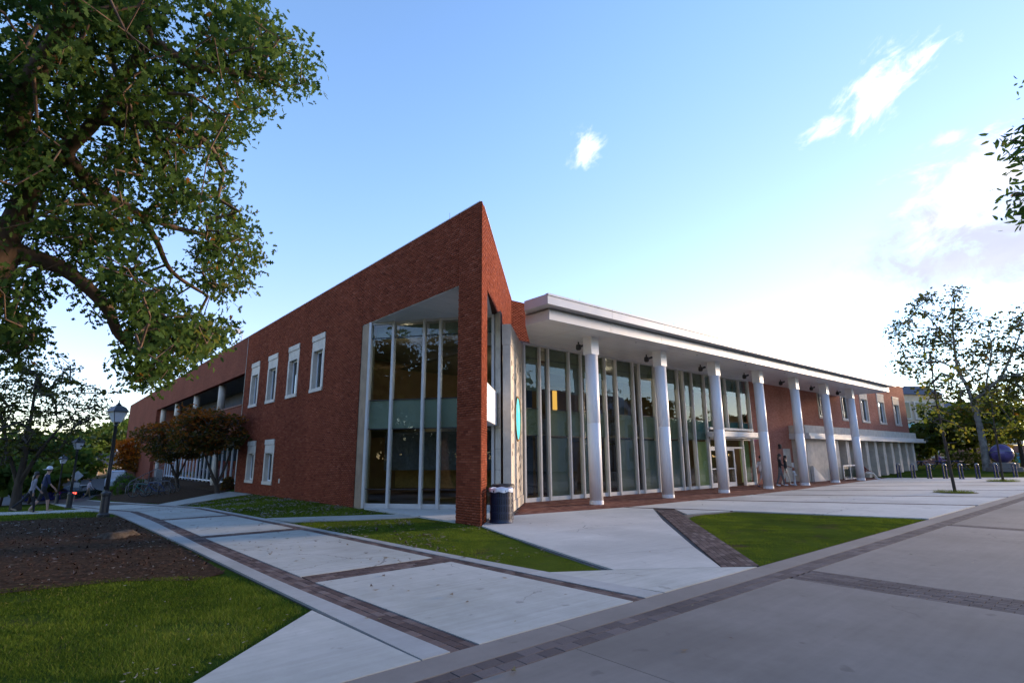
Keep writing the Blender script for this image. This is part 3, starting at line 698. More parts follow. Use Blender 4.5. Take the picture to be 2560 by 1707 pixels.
# ------------------------------------------------------------------ the building
WX = 8.92; PC = np.array([8.92, 11.78]); DG = np.array([.7071, .7071]); DGN = np.array([-.7071, .7071])   # left face x, corner, 45 degree face
TOP = 9.05; SOF = 6.75; CWY = 16.45
B = thing('brick_building', 'long two-storey red brick building with sharp corner prow, white canopy and tall columns', 'building', (8.92, 11.78, 0))
def bricks(parent, O, U, N, u0, u1, z0, z1, holes=(), nnear=0, single=None, proud=.010, phase=0.0, field='brick_field'):
    """courses of single bricks on a backing plane: O+U*u, outward normal N; holes = [(u0,u1,z0,z1)]"""
    O = np.array([*O, 0.0][:3], float); U = np.array([*U, 0.0][:3], float); N = np.array([*N, 0.0][:3], float); CH = .0667; BL = .213; g = .006; gv = .003
    items = []; k0 = math.floor(z0/CH)
    for k in range(k0, int(z1/CH)+1):
        za, zb = max(z0, k*CH+g), min(z1, (k+1)*CH-g)
        if zb-za < .02: continue
        zc = (za+zb)/2; iv = [(u0, u1)]
        for h in holes:
            if h[2] < zc < h[3]:
                nv = []
                for a, b in iv:
                    if h[1] <= a or h[0] >= b: nv.append((a, b)); continue
                    if a < h[0]: nv.append((a, h[0]))
                    if h[1] < b: nv.append((h[1], b))
                iv = nv
        st = phase+(BL/2 if k % 2 else 0)
        for a, b in iv:
            j = math.floor((a-st)/BL)
            while st+j*BL < b:
                ua, ub = max(a+.001, st+j*BL+gv), min(b-.001, st+(j+1)*BL-gv); j += 1
                if ub-ua > .03: items.append((ua, ub, za, zb))
    if nnear:
        items.sort(key=lambda q: (-(q[2] < 5.2), (q[2]-1.75)**2))
    V = []; Fc = []; tn = []; cache = {}
    for i, (ua, ub, za, zb) in enumerate(items):
        p = proud+random.uniform(-.002, .002)
        if i < nnear:
            key = (round(ub-ua, 2), round(zb-za, 3))
            if key not in cache:
                l = ub-ua; mb = MB(); c = .002
                e = [(-l/2, -(zb-za)/2), (l/2, -(zb-za)/2), (l/2, (zb-za)/2), (-l/2, (zb-za)/2)]
                vs = [tuple(U*(x-c*np.sign(x))+N*proud+np.array([0, 0, z-c*np.sign(z)])) for x, z in e]+[tuple(U*x+N*(proud-c)+np.array([0, 0, z])) for x, z in e]+[tuple(U*x-N*.03+np.array([0, 0, z])) for x, z in e]
                mb.add(vs, [(0, 1, 2, 3)]+[(4+q, 4+(q+1) % 4, (q+1) % 4, q) for q in range(4)]+[(8+q, 8+(q+1) % 4, 4+(q+1) % 4, 4+q) for q in range(4)])
                cache[key] = mb.mesh('brick', 'brick')
            o = bpy.data.objects.new('brick', cache[key]); COL.objects.link(o); o.parent = parent
            o.location = O+U*(ua+ub)/2+np.array([0, 0, (za+zb)/2])+N*(p-proud)
            continue
        o = len(V)
        for z, uu in ((za, ua), (za, ub), (zb, ub), (zb, ua)): V.append(O+U*uu+N*p+np.array([0, 0, z]))
        for z, uu in ((za, ua), (za, ub), (zb, ub), (zb, ua)): V.append(O+U*uu-N*.002+np.array([0, 0, z]))
        Fc += [(o, o+1, o+2, o+3)]+[(o+4+q, o+4+(q+1) % 4, o+(q+1) % 4, o+q) for q in range(4)]; tn += [random.random()*.98+.01]*5
    if V:
        f = obj(field, npmesh(field, np.array(V), 4, 'brick', tn, faces=np.array(Fc)), parent); f['kind'] = 'stuff'
# --- long left wall (facing -X)
W2 = [(22.98, 24.45), (26.1, 27.6), (29.25, 30.8), (32.35, 33.9)]; W1 = [(28.7, 30.2), (31.8, 33.3)]
holes = [(a, b, 4.6, 7.16) for a, b in W2]+[(a, b, .49, 2.71) for a, b in W1]
def wall_y(mb, x, th, y0, y1, z0, z1, holes, m=0):
    ys = sorted({y0, y1, *[h[0] for h in holes], *[h[1] for h in holes]}); ys = [y for y in ys if y0 <= y <= y1]
    for a, b in zip(ys[:-1], ys[1:]):
        mid = (a+b)/2; cut = sorted((h[2], h[3]) for h in holes if h[0] < mid < h[1]); z = z0
        for c0, c1 in cut:
            if c0 > z: mb.box(x, x+th, a, b, z, c0, m)
            z = c1
        if z < z1: mb.box(x, x+th, a, b, z, z1, m)
    return mb
lw = wall_y(MB(), WX, .32, 19.36, 35.2, -1.2, TOP, holes).build('long_wall', 'mortar', B)
bricks(lw, (WX, 0), (0, 1), (-1, 0), 19.36, 35.2, -.6, TOP, holes)
# beam over the corner opening, and the pier
bm = MB().box(WX, WX+.32, 12.98, 19.36, SOF, TOP).build('corner_beam', 'mortar', B)
bricks(bm, (WX, 0), (0, 1), (-1, 0), 12.9, 19.36, SOF, TOP)
P2_ = PC+DG*1.22
pr_ = MB().prism([tuple(PC+np.array([.0, .012])), tuple(P2_), (9.45, 13.25), (WX, 12.9)], -.3, TOP-.002).build('corner_pier', 'mortar', B)
bricks(pr_, (WX, 0), (0, 1), (-1, 0), 11.785, 12.9, -.06, TOP, nnear=190)
bricks(pr_, PC, DG, -DGN, .006, 1.22, -.06, TOP, nnear=110, phase=.05)
# 45 degree face above the opening
rb = MB().seg(PC+DG*1.22, PC+DG*10.35, SOF, TOP-.002, .3, side=1).build('angled_beam', 'mortar', B)
bricks(rb, PC, DG, -DGN, 1.22, 10.35, SOF, TOP)
TE = PC+DG*10.35
sb = MB().seg(TE+np.array([-.02, .01]), TE+np.array([6, .01]), 6.3, TOP-.02, .3, side=1).build('set_back_wall', 'mortar', B)
bricks(sb, (TE[0], TE[1]+.01), (1, 0), (0, -1), -.02, 6, 6.35, TOP)
MB().prism([tuple(PC+np.array([.33, .8])), tuple(TE+np.array([-.4, 0])), (TE[0]-.4, 34), (WX+.33, 34)], SOF+.02, TOP-.3).build('roof_slab', 'interior_ceiling', B)
MB().prism([(WX+.01, 12.92), (WX+.01, 19.3), (TE[0]-.6, TE[1]+.2), tuple(PC+DG*1.3+DGN*.02)], SOF-.012, SOF+.015).build('porch_soffit', 'soffit', B)
# roof coping
cp = MB().prism([(WX-.02, 11.82), (WX-.02, 92), (WX+.36, 92), (WX+.36, 12.2)], TOP+.004, TOP+.035)
cp.seg(PC+DG*.34-DGN*.03, PC+DG*10.4-DGN*.03, TOP+.006, TOP+.038, .3, side=1)
cp.build('roof_coping', 'coping_metal', B)
for zz, yy_ in ((TOP+.036, 13.6),):
    MB().tube([(WX+.1, yy_, zz), (WX+.1, yy_, zz+.28)], .008, 5).build('lightning_rod', 'steel', B)
# stone windows of the left wall
def stone_window(y0, y1, z0, z1, headh):
    m = MB(); x = WX-.03; jw = .20; d = .34
    m.box(x, x+d, y0+.004, y0+jw, z0+.16, z1-headh); m.box(x, x+d, y1-jw, y1-.004, z0+.16, z1-headh)
    m.box(x-.03, x+d, y0+.004, y1-.004, z0, z0+.158)
    win = m.build('window', 'limestone', B)
    mid = (y0+y1)/2
    MB().box(x+.012, x+d, y0+.004, mid-.006, z1-headh+.004, z1-.265).build('head_panel', 'limestone', win)
    MB().box(x+.012, x+d, mid+.006, y1-.004, z1-headh+.004, z1-.265).build('head_panel', 'limestone', win)
    MB().box(x-.02, x+d, y0+.004, y1-.004, z1-.255, z1-.002).build('lintel', 'limestone', win)
    fr = MB(); xf = x+.20; a, b = y0+jw+.002, y1-jw-.002; c, e = z0+.16, z1-headh
    for q in ((a, a+.06, c, e), (b-.06, b, c, e), (a+.06, b-.06, c, c+.06), (a+.06, b-.06, e-.06, e), (a+.5*(b-a)-.02, a+.5*(b-a)+.02, c+.06, e-.06)): fr.box(xf, xf+.06, q[0], q[1], q[2], q[3])
    fr.build('window_frame', 'white_paint', win)
    MB().box(xf+.025, xf+.035, a+.05, b-.05, c+.05, e-.05).build('glass_pane', 'glass_dark', win)
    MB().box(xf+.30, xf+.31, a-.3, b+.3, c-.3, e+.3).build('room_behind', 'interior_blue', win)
for a, b in W2: stone_window(a, b, 4.6, 7.16, .72)
for a, b in W1: stone_window(a, b, .49, 2.71, .68)
MB().box(WX-.035, WX, 27.55, 27.66, .62, .82).build('hose_bib_plate', 'limestone', B)
# expansion joint and drain strip
MB().box(WX-.02, WX+.02, 35.2, 35.26, -.6, TOP).build('expansion_joint', 'dark_metal', B)
# --- balcony zone and far end of the left wall
bz = MB(); bz.box(WX, WX+.32, 35.26, 68, 6.83, TOP); bz.box(WX, WX+.32, 35.26, 68, 2.95, 4.87); bz.box(WX, WX+.32, 68, 92, -2.2, TOP); bz.box(WX, 22, 91.68, 92, -2.2, TOP)
bz.build('far_wall', 'brick_far_y', B)
MB().box(WX-.05, WX+.38, 35.27, 67.98, 4.875, 4.95).build('parapet_cap', 'far_brick', B)
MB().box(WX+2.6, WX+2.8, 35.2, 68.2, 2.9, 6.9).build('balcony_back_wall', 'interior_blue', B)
MB().box(WX+.32, WX+2.6, 35.2, 68, 2.95, 3.05).build('balcony_floor', 'interior_floor', B)
MB().box(WX+.32, WX+2.6, 35.2, 68, 6.84, 6.95).build('balcony_soffit', 'interior_ceiling', B)
MB().box(WX+.32, WX+2.8, 67.7, 68, -1.5, 6.83).build('balcony_end_wall', 'brick_far_x', B)
MB().box(WX+.32, WX+2.8, 35.27, 35.5, -1.2, 6.83).build('balcony_side_wall', 'brick_far_x', B)
for y in (36.5, 38, 39.5, 41, 44, 46):
    MB().box(WX+2.5, WX+2.6, y, y+.8, 4.95, 5.6).build('balcony_window', 'car_glass', B)
for y in (42.6, 50.8, 59.0, 66.6):
    MB().lathe([(.24, 4.95), (.24, 6.83)], 20, (WX+.45, y, 0)).build('balcony_column', 'limestone', B, True)
    if y in (42.6, 66.6): MB().lathe([(.17, -1.4), (.17, 2.95)], 20, (WX+.45, y, 0)).build('ground_column', 'limestone', B, True)
# recessed shop-front under the balcony
sx = WX+1.3
sf = MB().box(sx-.03, sx+.05, 36, 67.6, .13, .21).box(sx-.03, sx+.05, 36, 67.6, 2.86, 2.95).box(sx-.03, sx+.05, 36, 67.6, -.52, -.42).build('ground_floor_rail', 'white_paint', B)
for k in range(24):
    y = 36.3+k*1.36; MB().box(sx-.06, sx+.06, y-.035, y+.035, -.6, 2.95).build('ground_floor_mullion', 'white_paint', B)
MB().box(sx, sx+.01, 36, 67.6, -.5, 2.95).build('ground_floor_glazing', 'glass_dark', B)
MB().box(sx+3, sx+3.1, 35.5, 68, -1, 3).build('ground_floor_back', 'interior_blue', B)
MB().box(sx+2.2, sx+2.3, 49, 57, .2, 1.6).build('red_wall_panel', 'red_panel', B)
# --- glazed screen set diagonally in the corner
GA = np.array([8.97, 18.78]); GE = np.array([.594, -.8045]); GN = np.array([-.8045, -.594])
def diag(mb, t0, t1, z0, z1, d0, d1, m=0):
    o = GA+GE*t0+GN*d0; mb.obox((*o, z0), (*(GE*(t1-t0)), 0), (*(-GN*(d0-d1)), 0), (0, 0, z1-z0), m); return mb
MB().prism([(8.93, 18.80), (8.93, 19.355), (9.4, 19.355), (9.2, 18.80)], -.2, SOF-.02).build('stone_jamb', 'limestone_warm', B)
MT = [.06, .99, 2.21, 2.84, 4.05, 4.82]
for i, t in enumerate(MT): diag(MB(), t-.045, t+.045, .03, SOF-.012, .12, -.08).build('mullion', 'mullion_metal', B)
diag(MB(), .03, 4.8, .03, .19, .05, -.05).build('sill_rail', 'mullion_metal', B); diag(MB(), .03, 4.8, SOF-.1, SOF-.014, .05, -.05).build('head_rail', 'mullion_metal', B)
for a, b in zip(MT[:-1], MT[1:]):
    for z0, z1, k in ((.19, .66, 0), (.70, 2.76, 0), (2.79, 3.80, 1), (3.83, 6.11, 0), (6.15, SOF-.1, 0)):
        p = diag(MB(), a+.046, b-.046, z0, z1, .01, -.01).build('glass_pane', 'glass', B)
        if k: diag(MB(), a+.05, b-.05, z0, z1, -.03, -.05).build('spandrel_panel', 'spandrel_green', B)
        elif z0 > 6: diag(MB(), a+.05, b-.05, z0, z1, -.30, -.32).build('shade', 'spandrel_green', B)
    for z in (.66, 2.76, 3.80, 6.11): diag(MB(), a+.046, b-.046, z, z+.03+.01*(z > 6), .018, -.02).build('transom', 'dark_metal', B)
diag(MB(), .3, 4.5, .62, 1.3, -2.0, -2.2).build('reception_bench', 'bench_wood', B)
diag(MB(), .2, 4.7, 1.3, 2.7, -1.2, -1.24).build('roller_shade', 'cloth_charcoal', B)
# limestone column and the wall with the round window
DG0, DGN0 = DG, DGN; DG = np.array([.739, .6737]); DGN = np.array([-.6737, .739])     # this wall stands a little off the prow's angle
mA = np.array([11.89, 14.04]); mB_ = mA+DG*3.5
lc = [(11.83, 14.86), (11.66, 14.31), (11.95, 14.6), (12.1, 15.1)]
for k in range(10):
    z0 = -.02+k*.68; MB().prism([(11.845, 14.88), (11.655, 14.30), (12.0, 14.62), (12.3, 15.2)], z0+.004, min(SOF, z0+.676)).build('limestone_block', 'limestone', B)
MB().prism([(11.86, 14.88), (11.67, 14.31), (12.0, 14.62), (12.3, 15.2)], -.1, SOF-.01).build('stone_core', 'mortar', B)
mw = MB().seg(mA, mB_, .34, 5.52, .27, side=1).build('medallion_wall', 'limestone', B)
MB().seg(mA-DGN*.03-DG*.03, mB_-DGN*.03, -.05, .335, .33, side=1).build('wall_base', 'limestone', mw)
MB().seg(mA-DGN*.012-DG*.012, mB_, 5.525, 6.25, .30, side=1).build('wall_cap', 'limestone', mw)
mn = np.array([*(-DGN), 0.0]); mc = np.array([*(mA+DG*1.80), 3.12])
def disc(mb, c, r, th, n=40):
    u = np.array([*DG, 0.0]); v = np.array([0, 0, 1.0]); vs = []
    for s in (0, 1):
        for j in range(n): a = 2*math.pi*j/n; vs.append(c+mn*th*s+r*(math.cos(a)*u+math.sin(a)*v))
    return mb.add(vs, [tuple(range(n)), tuple(range(2*n-1, n-1, -1))]+[(j, n+j, n+(j+1) % n, (j+1) % n) for j in range(n)])
disc(MB(), mc+mn*.002, .76, .02).build('round_window', 'medallion_glass', mw)
MB().torus(mc+mn*.02, .79, .035, mn, 40, 8).build('round_window_rim', 'bench_wood', mw, True)
for j in range(16):
    a = 2*math.pi*j/16+.1; d = np.array([*(DG*math.cos(a)), math.sin(a)]); r1 = random.uniform(1.0, 1.5)
    if abs(r1*math.cos(a)) < 1.7: MB().tube([mc+d*.86+mn*.001, mc+d*r1+mn*.001], .006, 4).build('ray_groove', 'dark_metal', mw)
hm = disc(MB(), np.zeros(3), .09, .004, 14).mesh('perforation', 'dark_metal')
rr = random.Random(3); nh = 0
while nh < 46:
    u = rr.uniform(.15, 3.3); z = rr.uniform(.55, 5.4); q = math.hypot((u-1.80), (z-3.12))
    if q < 1.0 or (2.2 < z < 4.2 and .7 < u < 2.9) or rr.random() > .75: continue
    o = bpy.data.objects.new('perforation', hm); COL.objects.link(o); o.parent = mw
    o.location = (*(mA+DG*u), z); s = rr.uniform(.6, 1.2); o.scale = (s, s, s); o.location += Vector(mn*.001); nh += 1
DG, DGN = DG0, DGN0
# white box slung between pier and stone column
MB().seg(PC+DG*1.18+DGN*.0, PC+DG*4.74, 2.80, 3.91, .5, side=1).build('white_balcony_box', 'white_paint', B)

# --- curtain wall under the canopy (facing -Y)
MX = [14.57, 15.43, 15.93, 17.17, 17.95, 18.75, 19.58, 20.38, 21.67, 22.18, 23.43, 24.25, 25.49, 26.03, 26.87, 28.13]
MU = [28.13, 28.95, 30.45, 32.05, 33.24]
CT = 6.24
def cbox(x0, x1, z0, z1, d0, d1): return MB().box(x0, x1, CWY-d0, CWY+d1, z0, z1)
for x in MX+[33.24]: cbox(x-.038, x+.038, .028, CT, .13, .08).build('mullion', 'mullion_metal', B)
for x in MU[1:-1]: cbox(x-.038, x+.038, 3.30, CT, .13, .08).build('mullion', 'mullion_metal', B)
cbox(14.5, 33.3, CT+.003, 6.32, .12, .1).build('head_rail', 'mullion_metal', B)
NARROW = {1, 6, 8, 12}; sh = random.Random(5)
for i, (a, b) in enumerate(zip(MX[:-1], MX[1:])):
    a2, b2 = a+.04, b-.04; nar = i in NARROW
    cbox(a2, b2, .028, .185, .06, .05).build('sill_rail', 'mullion_metal', B)
    zones = ((.187, CT),) if nar else ((.187, 2.585), (2.60, 3.67), (3.685, 5.73), (5.745, CT))
    for z0, z1 in zones: cbox(a2, b2, z0, z1, .008, .008).build('glass_pane', 'glass' if not nar else 'glass_dark', B)
    if not nar:
        for z in (2.585, 3.67, 5.73): cbox(a2, b2, z, z+.016, .012, .02).build('transom', 'dark_metal', B)
        cbox(a2, b2, 2.61, 3.66, -.05, .07).build('spandrel_panel', 'shade_teal' if i in (14,) else 'shade_olive', B)
        cbox(a2, b2, 5.2 if i % 3 else 5.6, CT, -.04, .06).build('roller_shade', 'shade_olive', B)
        if i in (2, 4, 7, 9, 11, 14): cbox(a2, b2, .19, 2.5, -.04, .06).build('roller_shade', 'shade_yellow' if i > 12 else 'shade_grey', B)
        if i in (0, 3, 10, 13): cbox(a2, b2, 4.4, 5.6, -.062, .08).build('roller_shade', 'shade_grey', B)
        if i in (10,): cbox(a2, b2, 3.7, 5.2, -.085, .1).build('roller_shade', 'shade_olive', B)
    else: cbox(a2, b2, .2, CT, -.9, .95).build('dark_interior_sheet', 'interior_blue', B)  # dark sheet standing in for the unlit interior behind clear narrow bays
for a, b in zip(MU[:-1], MU[1:]):
    a2, b2 = a+.052, b-.052
    for z0, z1 in ((3.32, 3.67), (3.69, 5.73), (5.745, CT)): cbox(a2, b2, z0, z1, .008, .008).build('glass_pane', 'glass', B)
    for z in (3.67, 5.73): cbox(a2, b2, z, z+.018, .012, .02).build('transom', 'dark_metal', B)
    cbox(a2, b2, 3.32, 3.66, -.12, .16).build('spandrel_panel', 'shade_teal', B)
    cbox(a2, b2, 5.3, CT, -.30, .32).build('roller_shade', 'shade_teal', B)
cbox(28.19, 33.18, 3.18, 3.30, .22, .1).build('entrance_head_beam', 'white_panel', B)
# entrance: doors under a small flat canopy
def door(x0, x1, z0, z1, nm='entrance_door'):
    m = MB(); w_ = .10
    for q in ((x0, x0+w_, z0, z1), (x1-w_, x1, z0, z1), (x0+w_, x1-w_, z0, z0+.24), (x0+w_, x1-w_, z1-.11, z1), (x0+w_, x1-w_, 1.0, 1.05)): m.box(q[0], q[1], CWY-.04, CWY+.02, q[2], q[3])
    d = m.build(nm, 'door_metal', B)
    MB().box(x0+w_, x1-w_, CWY-.015, CWY-.005, z0+.24, z1-.11).build('glass_pane', 'glass_dark', d)
    MB().tube([(x1-.05, CWY-.11, .85), (x1-.05, CWY-.11, 1.25)], .016, 8).build('door_handle', 'steel', d)
for x in (28.22, 29.95, 32.0): MB().box(x-.05, x+.05, CWY-.10, CWY+.06, .028, 2.66).build('entrance_post', 'door_metal', B)
MB().box(28.27, 32.0, CWY-.07, CWY+.03, 2.14, 2.24).build('door_head', 'door_metal', B)
door(28.28, 29.08, .03, 2.135); door(29.1, 29.9, .03, 2.135); door(30.02, 30.95, .03, 2.135)
MB().box(28.27, 31.95, CWY-.015, CWY-.005, 2.242, 2.66).build('transom_light', 'glass_dark', B)
cbox(32.06, 33.18, .187, 2.62, .008, .008).build('glass_pane', 'glass', B); cbox(32.06, 33.18, .19, 2.6, -.2, .22).build('roller_shade', 'shade_yellow', B)
cbox(32.06, 33.18, .028, .185, .06, .05).build('sill_rail', 'mullion_metal', B); cbox(28.2, 33.2, 2.62, 2.68, .05, .05).build('head_rail', 'mullion_metal', B)
ec = MB().box(27.9, 32.9, 15.35, CWY-.21, 2.76, 3.04).build('entrance_canopy', 'white_panel', B)
MB().box(28.1, 32.6, 15.5, CWY-.22, 2.69, 2.757).build('canopy_underside', 'white_paint', ec)
# interior seen through the glass
MB().box(9.4, 36, 16.6, 27, -.05, .03).build('lobby_floor', 'interior_floor', B)
MB().box(12.5, 33.6, 18.2, 27, 2.75, 3.45).build('upper_floor_slab', 'interior_ceiling', B)
MB().box(9.3, 36, 25.8, 26, 0, 6.7).build('lobby_back_wall', 'interior_wall', B)
MB().box(14.2, 36, 16.6, 27, 6.33, 6.45).build('lobby_ceiling', 'interior_ceiling', B)
MB().box(33.32, 33.5, 16.7, 26, 0, 6.3).build('lobby_end_wall', 'interior_wall', B)
MB().box(9.3, 14.5, 19.5, 26, 3.0, 3.6).build('corner_floor_slab', 'interior_ceiling', B)
for x in (16.2, 18.6, 21, 23.4, 26, 29, 31.5):
    for y in (17.9, 20.3):
        MB().lathe([(.10, 6.322), (.10, 6.30)], 12, (x, y, 0)).build('ceiling_downlight', 'lit_white', B)
for x, y, z in ((20.9, 18.1, 2.05), (21.6, 19.0, 1.9), (23.2, 18.5, 2.0), (16.0, 19.2, 5.6), (17.8, 19, 5.3)):
    MB().lathe([(.03, z+.16), (.16, z), (.15, z-.02)], 14, (x, y, 0)).build('pendant_lamp', 'lit_warm', B)
def inner_lamp(x, y, z, e, col=(1, .80, .55)):
    l = bpy.data.lights.new('lobby_lamp_light', 'POINT'); l.energy = e; l.color = col; l.shadow_soft_size = .15
    o = bpy.data.objects.new('lobby_lamp_light', l); COL.objects.link(o); o.location = (x, y, z); o.parent = B; o.matrix_parent_inverse = Matrix.Translation(-Vector(B.location))
for x, y, z, e in ((17.0, 19.5, 5.9, 14), (22.5, 19.0, 5.9, 14), (28.5, 19.0, 5.9, 14), (21.2, 18.6, 1.9, 8), (26, 19, 2.3, 8), (31, 18.5, 2.5, 6), (16.5, 18.8, 2.3, 6), (11.5, 20.5, 5.8, 3), (11.8, 20, 2.5, 1)): inner_lamp(x, y, z, e)
MB().box(17.85, 18.1, 18.05, 18.1, 3.85, 4.75).build('amber_lit_panel', 'lit_amber', B)
for x in (18.2, 21.8, 24.9): MB().box(x, x+.5, 19.2, 19.7, .03, 2.75).build('lobby_column', 'interior_blue', B)
for k, (x, y) in enumerate(((18.3, 18.4), (22.6, 18.0), (25.2, 18.6))): MB().box(x, x+1.2, y, y+.6, .03, .78).box(x-.3, x, y, y+.6, .03, 1.0).build('lobby_sofa', 'interior_blue', B)

# --- big canopy and columns
def cpoly(x0, y0, x1): return [(x0, y0), (x1, y0), (x1, 17.2), (15.75, 17.2), (x0, 17.2-(15.75-x0))]
MB().prism(cpoly(12.62, 12.87, 48.05), 6.31, 6.60).build('canopy_soffit_slab', 'soffit', B)
MB().prism(cpoly(12.72, 12.97, 47.95), 6.60, 6.72).build('canopy_recess', 'soffit', B)
MB().prism(cpoly(12.24, 12.52, 48.5), 6.72, 7.03).build('canopy_roof', 'white_panel', B)
nP = 11; xx = np.linspace(12.2, 48.55, nP+1)
for a, b in zip(xx[:-1], xx[1:]):
    MB().box(a+.006, b-.006, 12.49, 12.515, 6.70, 6.985).build('fascia_panel', 'white_panel', B)
    MB().box(a+.006, b-.006, 12.46, 12.60, 6.992, 7.06).build('fascia_cap', 'white_panel', B)
xx2 = np.linspace(12.6, 48.08, nP+1)
for a, b in zip(xx2[:-1], xx2[1:]): MB().box(a+.006, b-.006, 12.84, 12.866, 6.295, 6.63).build('lower_fascia_panel', 'white_panel', B)
for y0, y1 in ((12.5, 13.66),): MB().box(12.205, 12.235, y0+.02, y1, 6.70, 7.04).build('fascia_end_panel', 'white_panel', B)
MB().box(12.59, 12.615, 12.87, 14.02, 6.3, 6.63).build('lower_fascia_end', 'white_panel', B)
for x in np.linspace(14, 46, 12): MB().tube([(x, 12.7, 7.03), (x, 12.7, 7.25)], .006, 4).build('lightning_rod', 'steel', B)
MB().box(19, 46, 14.5, 17.5, 7.03, 7.22).build('roof_parapet', 'coping_metal', B)
for x in np.arange(14.5, 48, 2.3): MB().box(x-.004, x+.004, 12.9, 16.3, 6.306, 6.309).build('soffit_joint', 'mullion_metal', B)
CXs = [15.98+4.56*k for k in range(7)]
for k, x in enumerate(CXs):
    c = MB().lathe([(.25, .16), (.25, 2.965), (.246, 2.97), (.246, 2.985), (.25, 2.99), (.25, 5.62)], 40, (x, 14.0, 0)).build('column', 'column_paint', B, True)
    MB().lathe([(.263, .025), (.263, .15), (.25, .158)], 40, (x, 14.0, 0)).build('column_base', 'column_paint', c)
    MB().box(x-.215, x+.215, 13.785, 14.215, 5.621, 6.308).build('column_capital', 'soffit', c)
    fx, fy = x+.22, 14.85
    s = MB().tube([(fx, fy, 6.308), (fx, fy, 6.2)], .03, 8).lathe([(.03, 6.22), (.10, 6.19), (.115, 6.03), (.07, 5.97)], 14, (fx, fy, 0)).tube([(fx, fy, 6.1), (fx+.26, fy-.12, 6.2)], .05, 8)
    s.build('soffit_spotlight', 'dark_metal', B)
    MB().lathe([(.03, 6.308), (.03, 6.285)], 8, (x+2.1, 13.4, 0)).build('sprinkler', 'steel', B)

# --- right wing: brick above, stone shop-front below
RW = [44.0, 48.6, 53.05, 57.5, 61.97]
def wall_x(mb, y, th, x0, x1, z0, z1, holes):
    xs = sorted({x0, x1, *[h[0] for h in holes], *[h[1] for h in holes]})
    for a, b in zip(xs[:-1], xs[1:]):
        mid = (a+b)/2; cut = sorted((h[2], h[3]) for h in holes if h[0] < mid < h[1]); z = z0
        for c0, c1 in cut:
            if c0 > z: mb.box(a, b, y, y+th, z, c0)
            z = c1
        if z < z1: mb.box(a, b, y, y+th, z, z1)
    return mb
rh = [(a, a+1.9, 4.4, 7.2) for a in RW]
wall_x(MB(), CWY, .4, 33.32, 66.0, -.3, 8.4, rh).box(65.6, 66.0, CWY+.4, 40, -.3, 8.4).build('right_wing_wall', 'brick_far_x', B)
MB().box(33.3, 66.05, CWY-.04, CWY+.45, 8.404, 8.47).build('roof_coping', 'coping_metal', B)
MB().box(33.6, 65.5, CWY+.41, 39, 8.0, 8.3).build('roof_slab', 'interior_ceiling', B)
for a in RW:
    b = a+1.9; y = CWY-.03; d = .36
    m = MB().box(a+.004, a+.17, y, y+d, 4.56, 6.42).box(b-.17, b-.004, y, y+d, 4.56, 6.42).box(a+.004, b-.004, y-.03, y+d, 4.4, 4.555)
    win = m.build('window', 'limestone', B)
    MB().box(a+.004, b-.004, y-.01, y+d, 6.425, 6.99).build('head_panel', 'limestone', win); MB().box(a+.004, b-.004, y-.03, y+d, 7.0, 7.195).build('lintel', 'limestone', win)
    f = MB()
    for q in ((a+.17, a+.23, 4.56, 6.42), (b-.23, b-.17, 4.56, 6.42), (a+.23, b-.23, 4.56, 4.62), (a+.23, b-.23, 6.36, 6.42), (a+.9, a+.95, 4.62, 6.36)): f.box(q[0], q[1], y+.16, y+.22, q[2], q[3])
    f.build('window_frame', 'white_paint', win)
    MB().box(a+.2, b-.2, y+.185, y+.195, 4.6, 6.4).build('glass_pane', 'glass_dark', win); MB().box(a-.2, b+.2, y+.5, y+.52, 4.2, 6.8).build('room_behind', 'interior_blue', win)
MB().box(38.6, 63.7, 15.40, CWY-.002, 3.18, 3.70).build('stone_band', 'limestone', B)
MB().box(38.55, 65.1, 15.15, CWY-.004, 2.98, 3.174).box(38.5, 65.25, 15.05, CWY-.006, 2.80, 2.975).build('stone_cornice', 'white_panel', B)
MB().box(38.8, 43.1, 15.52, CWY-.01, .0, 2.795).build('stone_panel', 'limestone', B)
for x in [43.6+2.06*k for k in range(10)]:
    MB().box(x, x+.62, 15.45, 16.2, .0, 2.795).build('stone_fin', 'limestone', B)
    MB().box(x+.63, x+2.05, 16.0, 16.012, .1, 2.79).build('glass_pane', 'glass_dark', B)
    MB().box(x+.63, x+2.05, 15.97, 16.03, 1.5, 1.56).build('transom', 'white_paint', B); MB().box(x+1.3, x+1.36, 15.97, 16.03, .1, 2.79).build('mullion', 'white_paint', B)
    MB().box(x+.6, x+2.07, 16.5, 16.52, .0, 2.8).build('room_behind', 'interior_blue', B)
rl = MB().box(43.4, 47.2, 15.02, 15.06, .95, 1.02).box(43.4, 47.2, 15.02, 15.06, .05, .1)
for x in (43.4, 44.65, 45.9, 47.16): rl.box(x, x+.04, 15.015, 15.065, .028, .95)
rl.build('guard_rail', 'white_paint', B); MB().box(43.45, 47.15, 15.035, 15.045, .1, .95).build('guard_panel', 'glass_dark', B)
MB().add([(39.0, 15.3, .03), (40.9, 15.3, .03), (39.0, 15.3, 1.05), (39.0, 15.48, .03), (40.9, 15.48, .03), (39.0, 15.48, 1.05)], [(0, 1, 2), (5, 4, 3), (0, 3, 4, 1), (1, 4, 5, 2), (2, 5, 3, 0)]).build('ramp_cheek', 'concrete_road' if 0 else 'coping_metal', B)
sdn = MB().box(37.35, 38.4, CWY-.03, CWY-.002, .03, 2.16).build('service_door', 'limestone', B)
MB().box(37.45, 37.5, CWY-.09, CWY-.032, 1.0, 1.15).build('door_handle', 'steel', sdn)
MB().box(36.75, 36.9, CWY-.16, CWY-.002, 2.15, 2.45).build('wall_light', 'dark_metal', B)
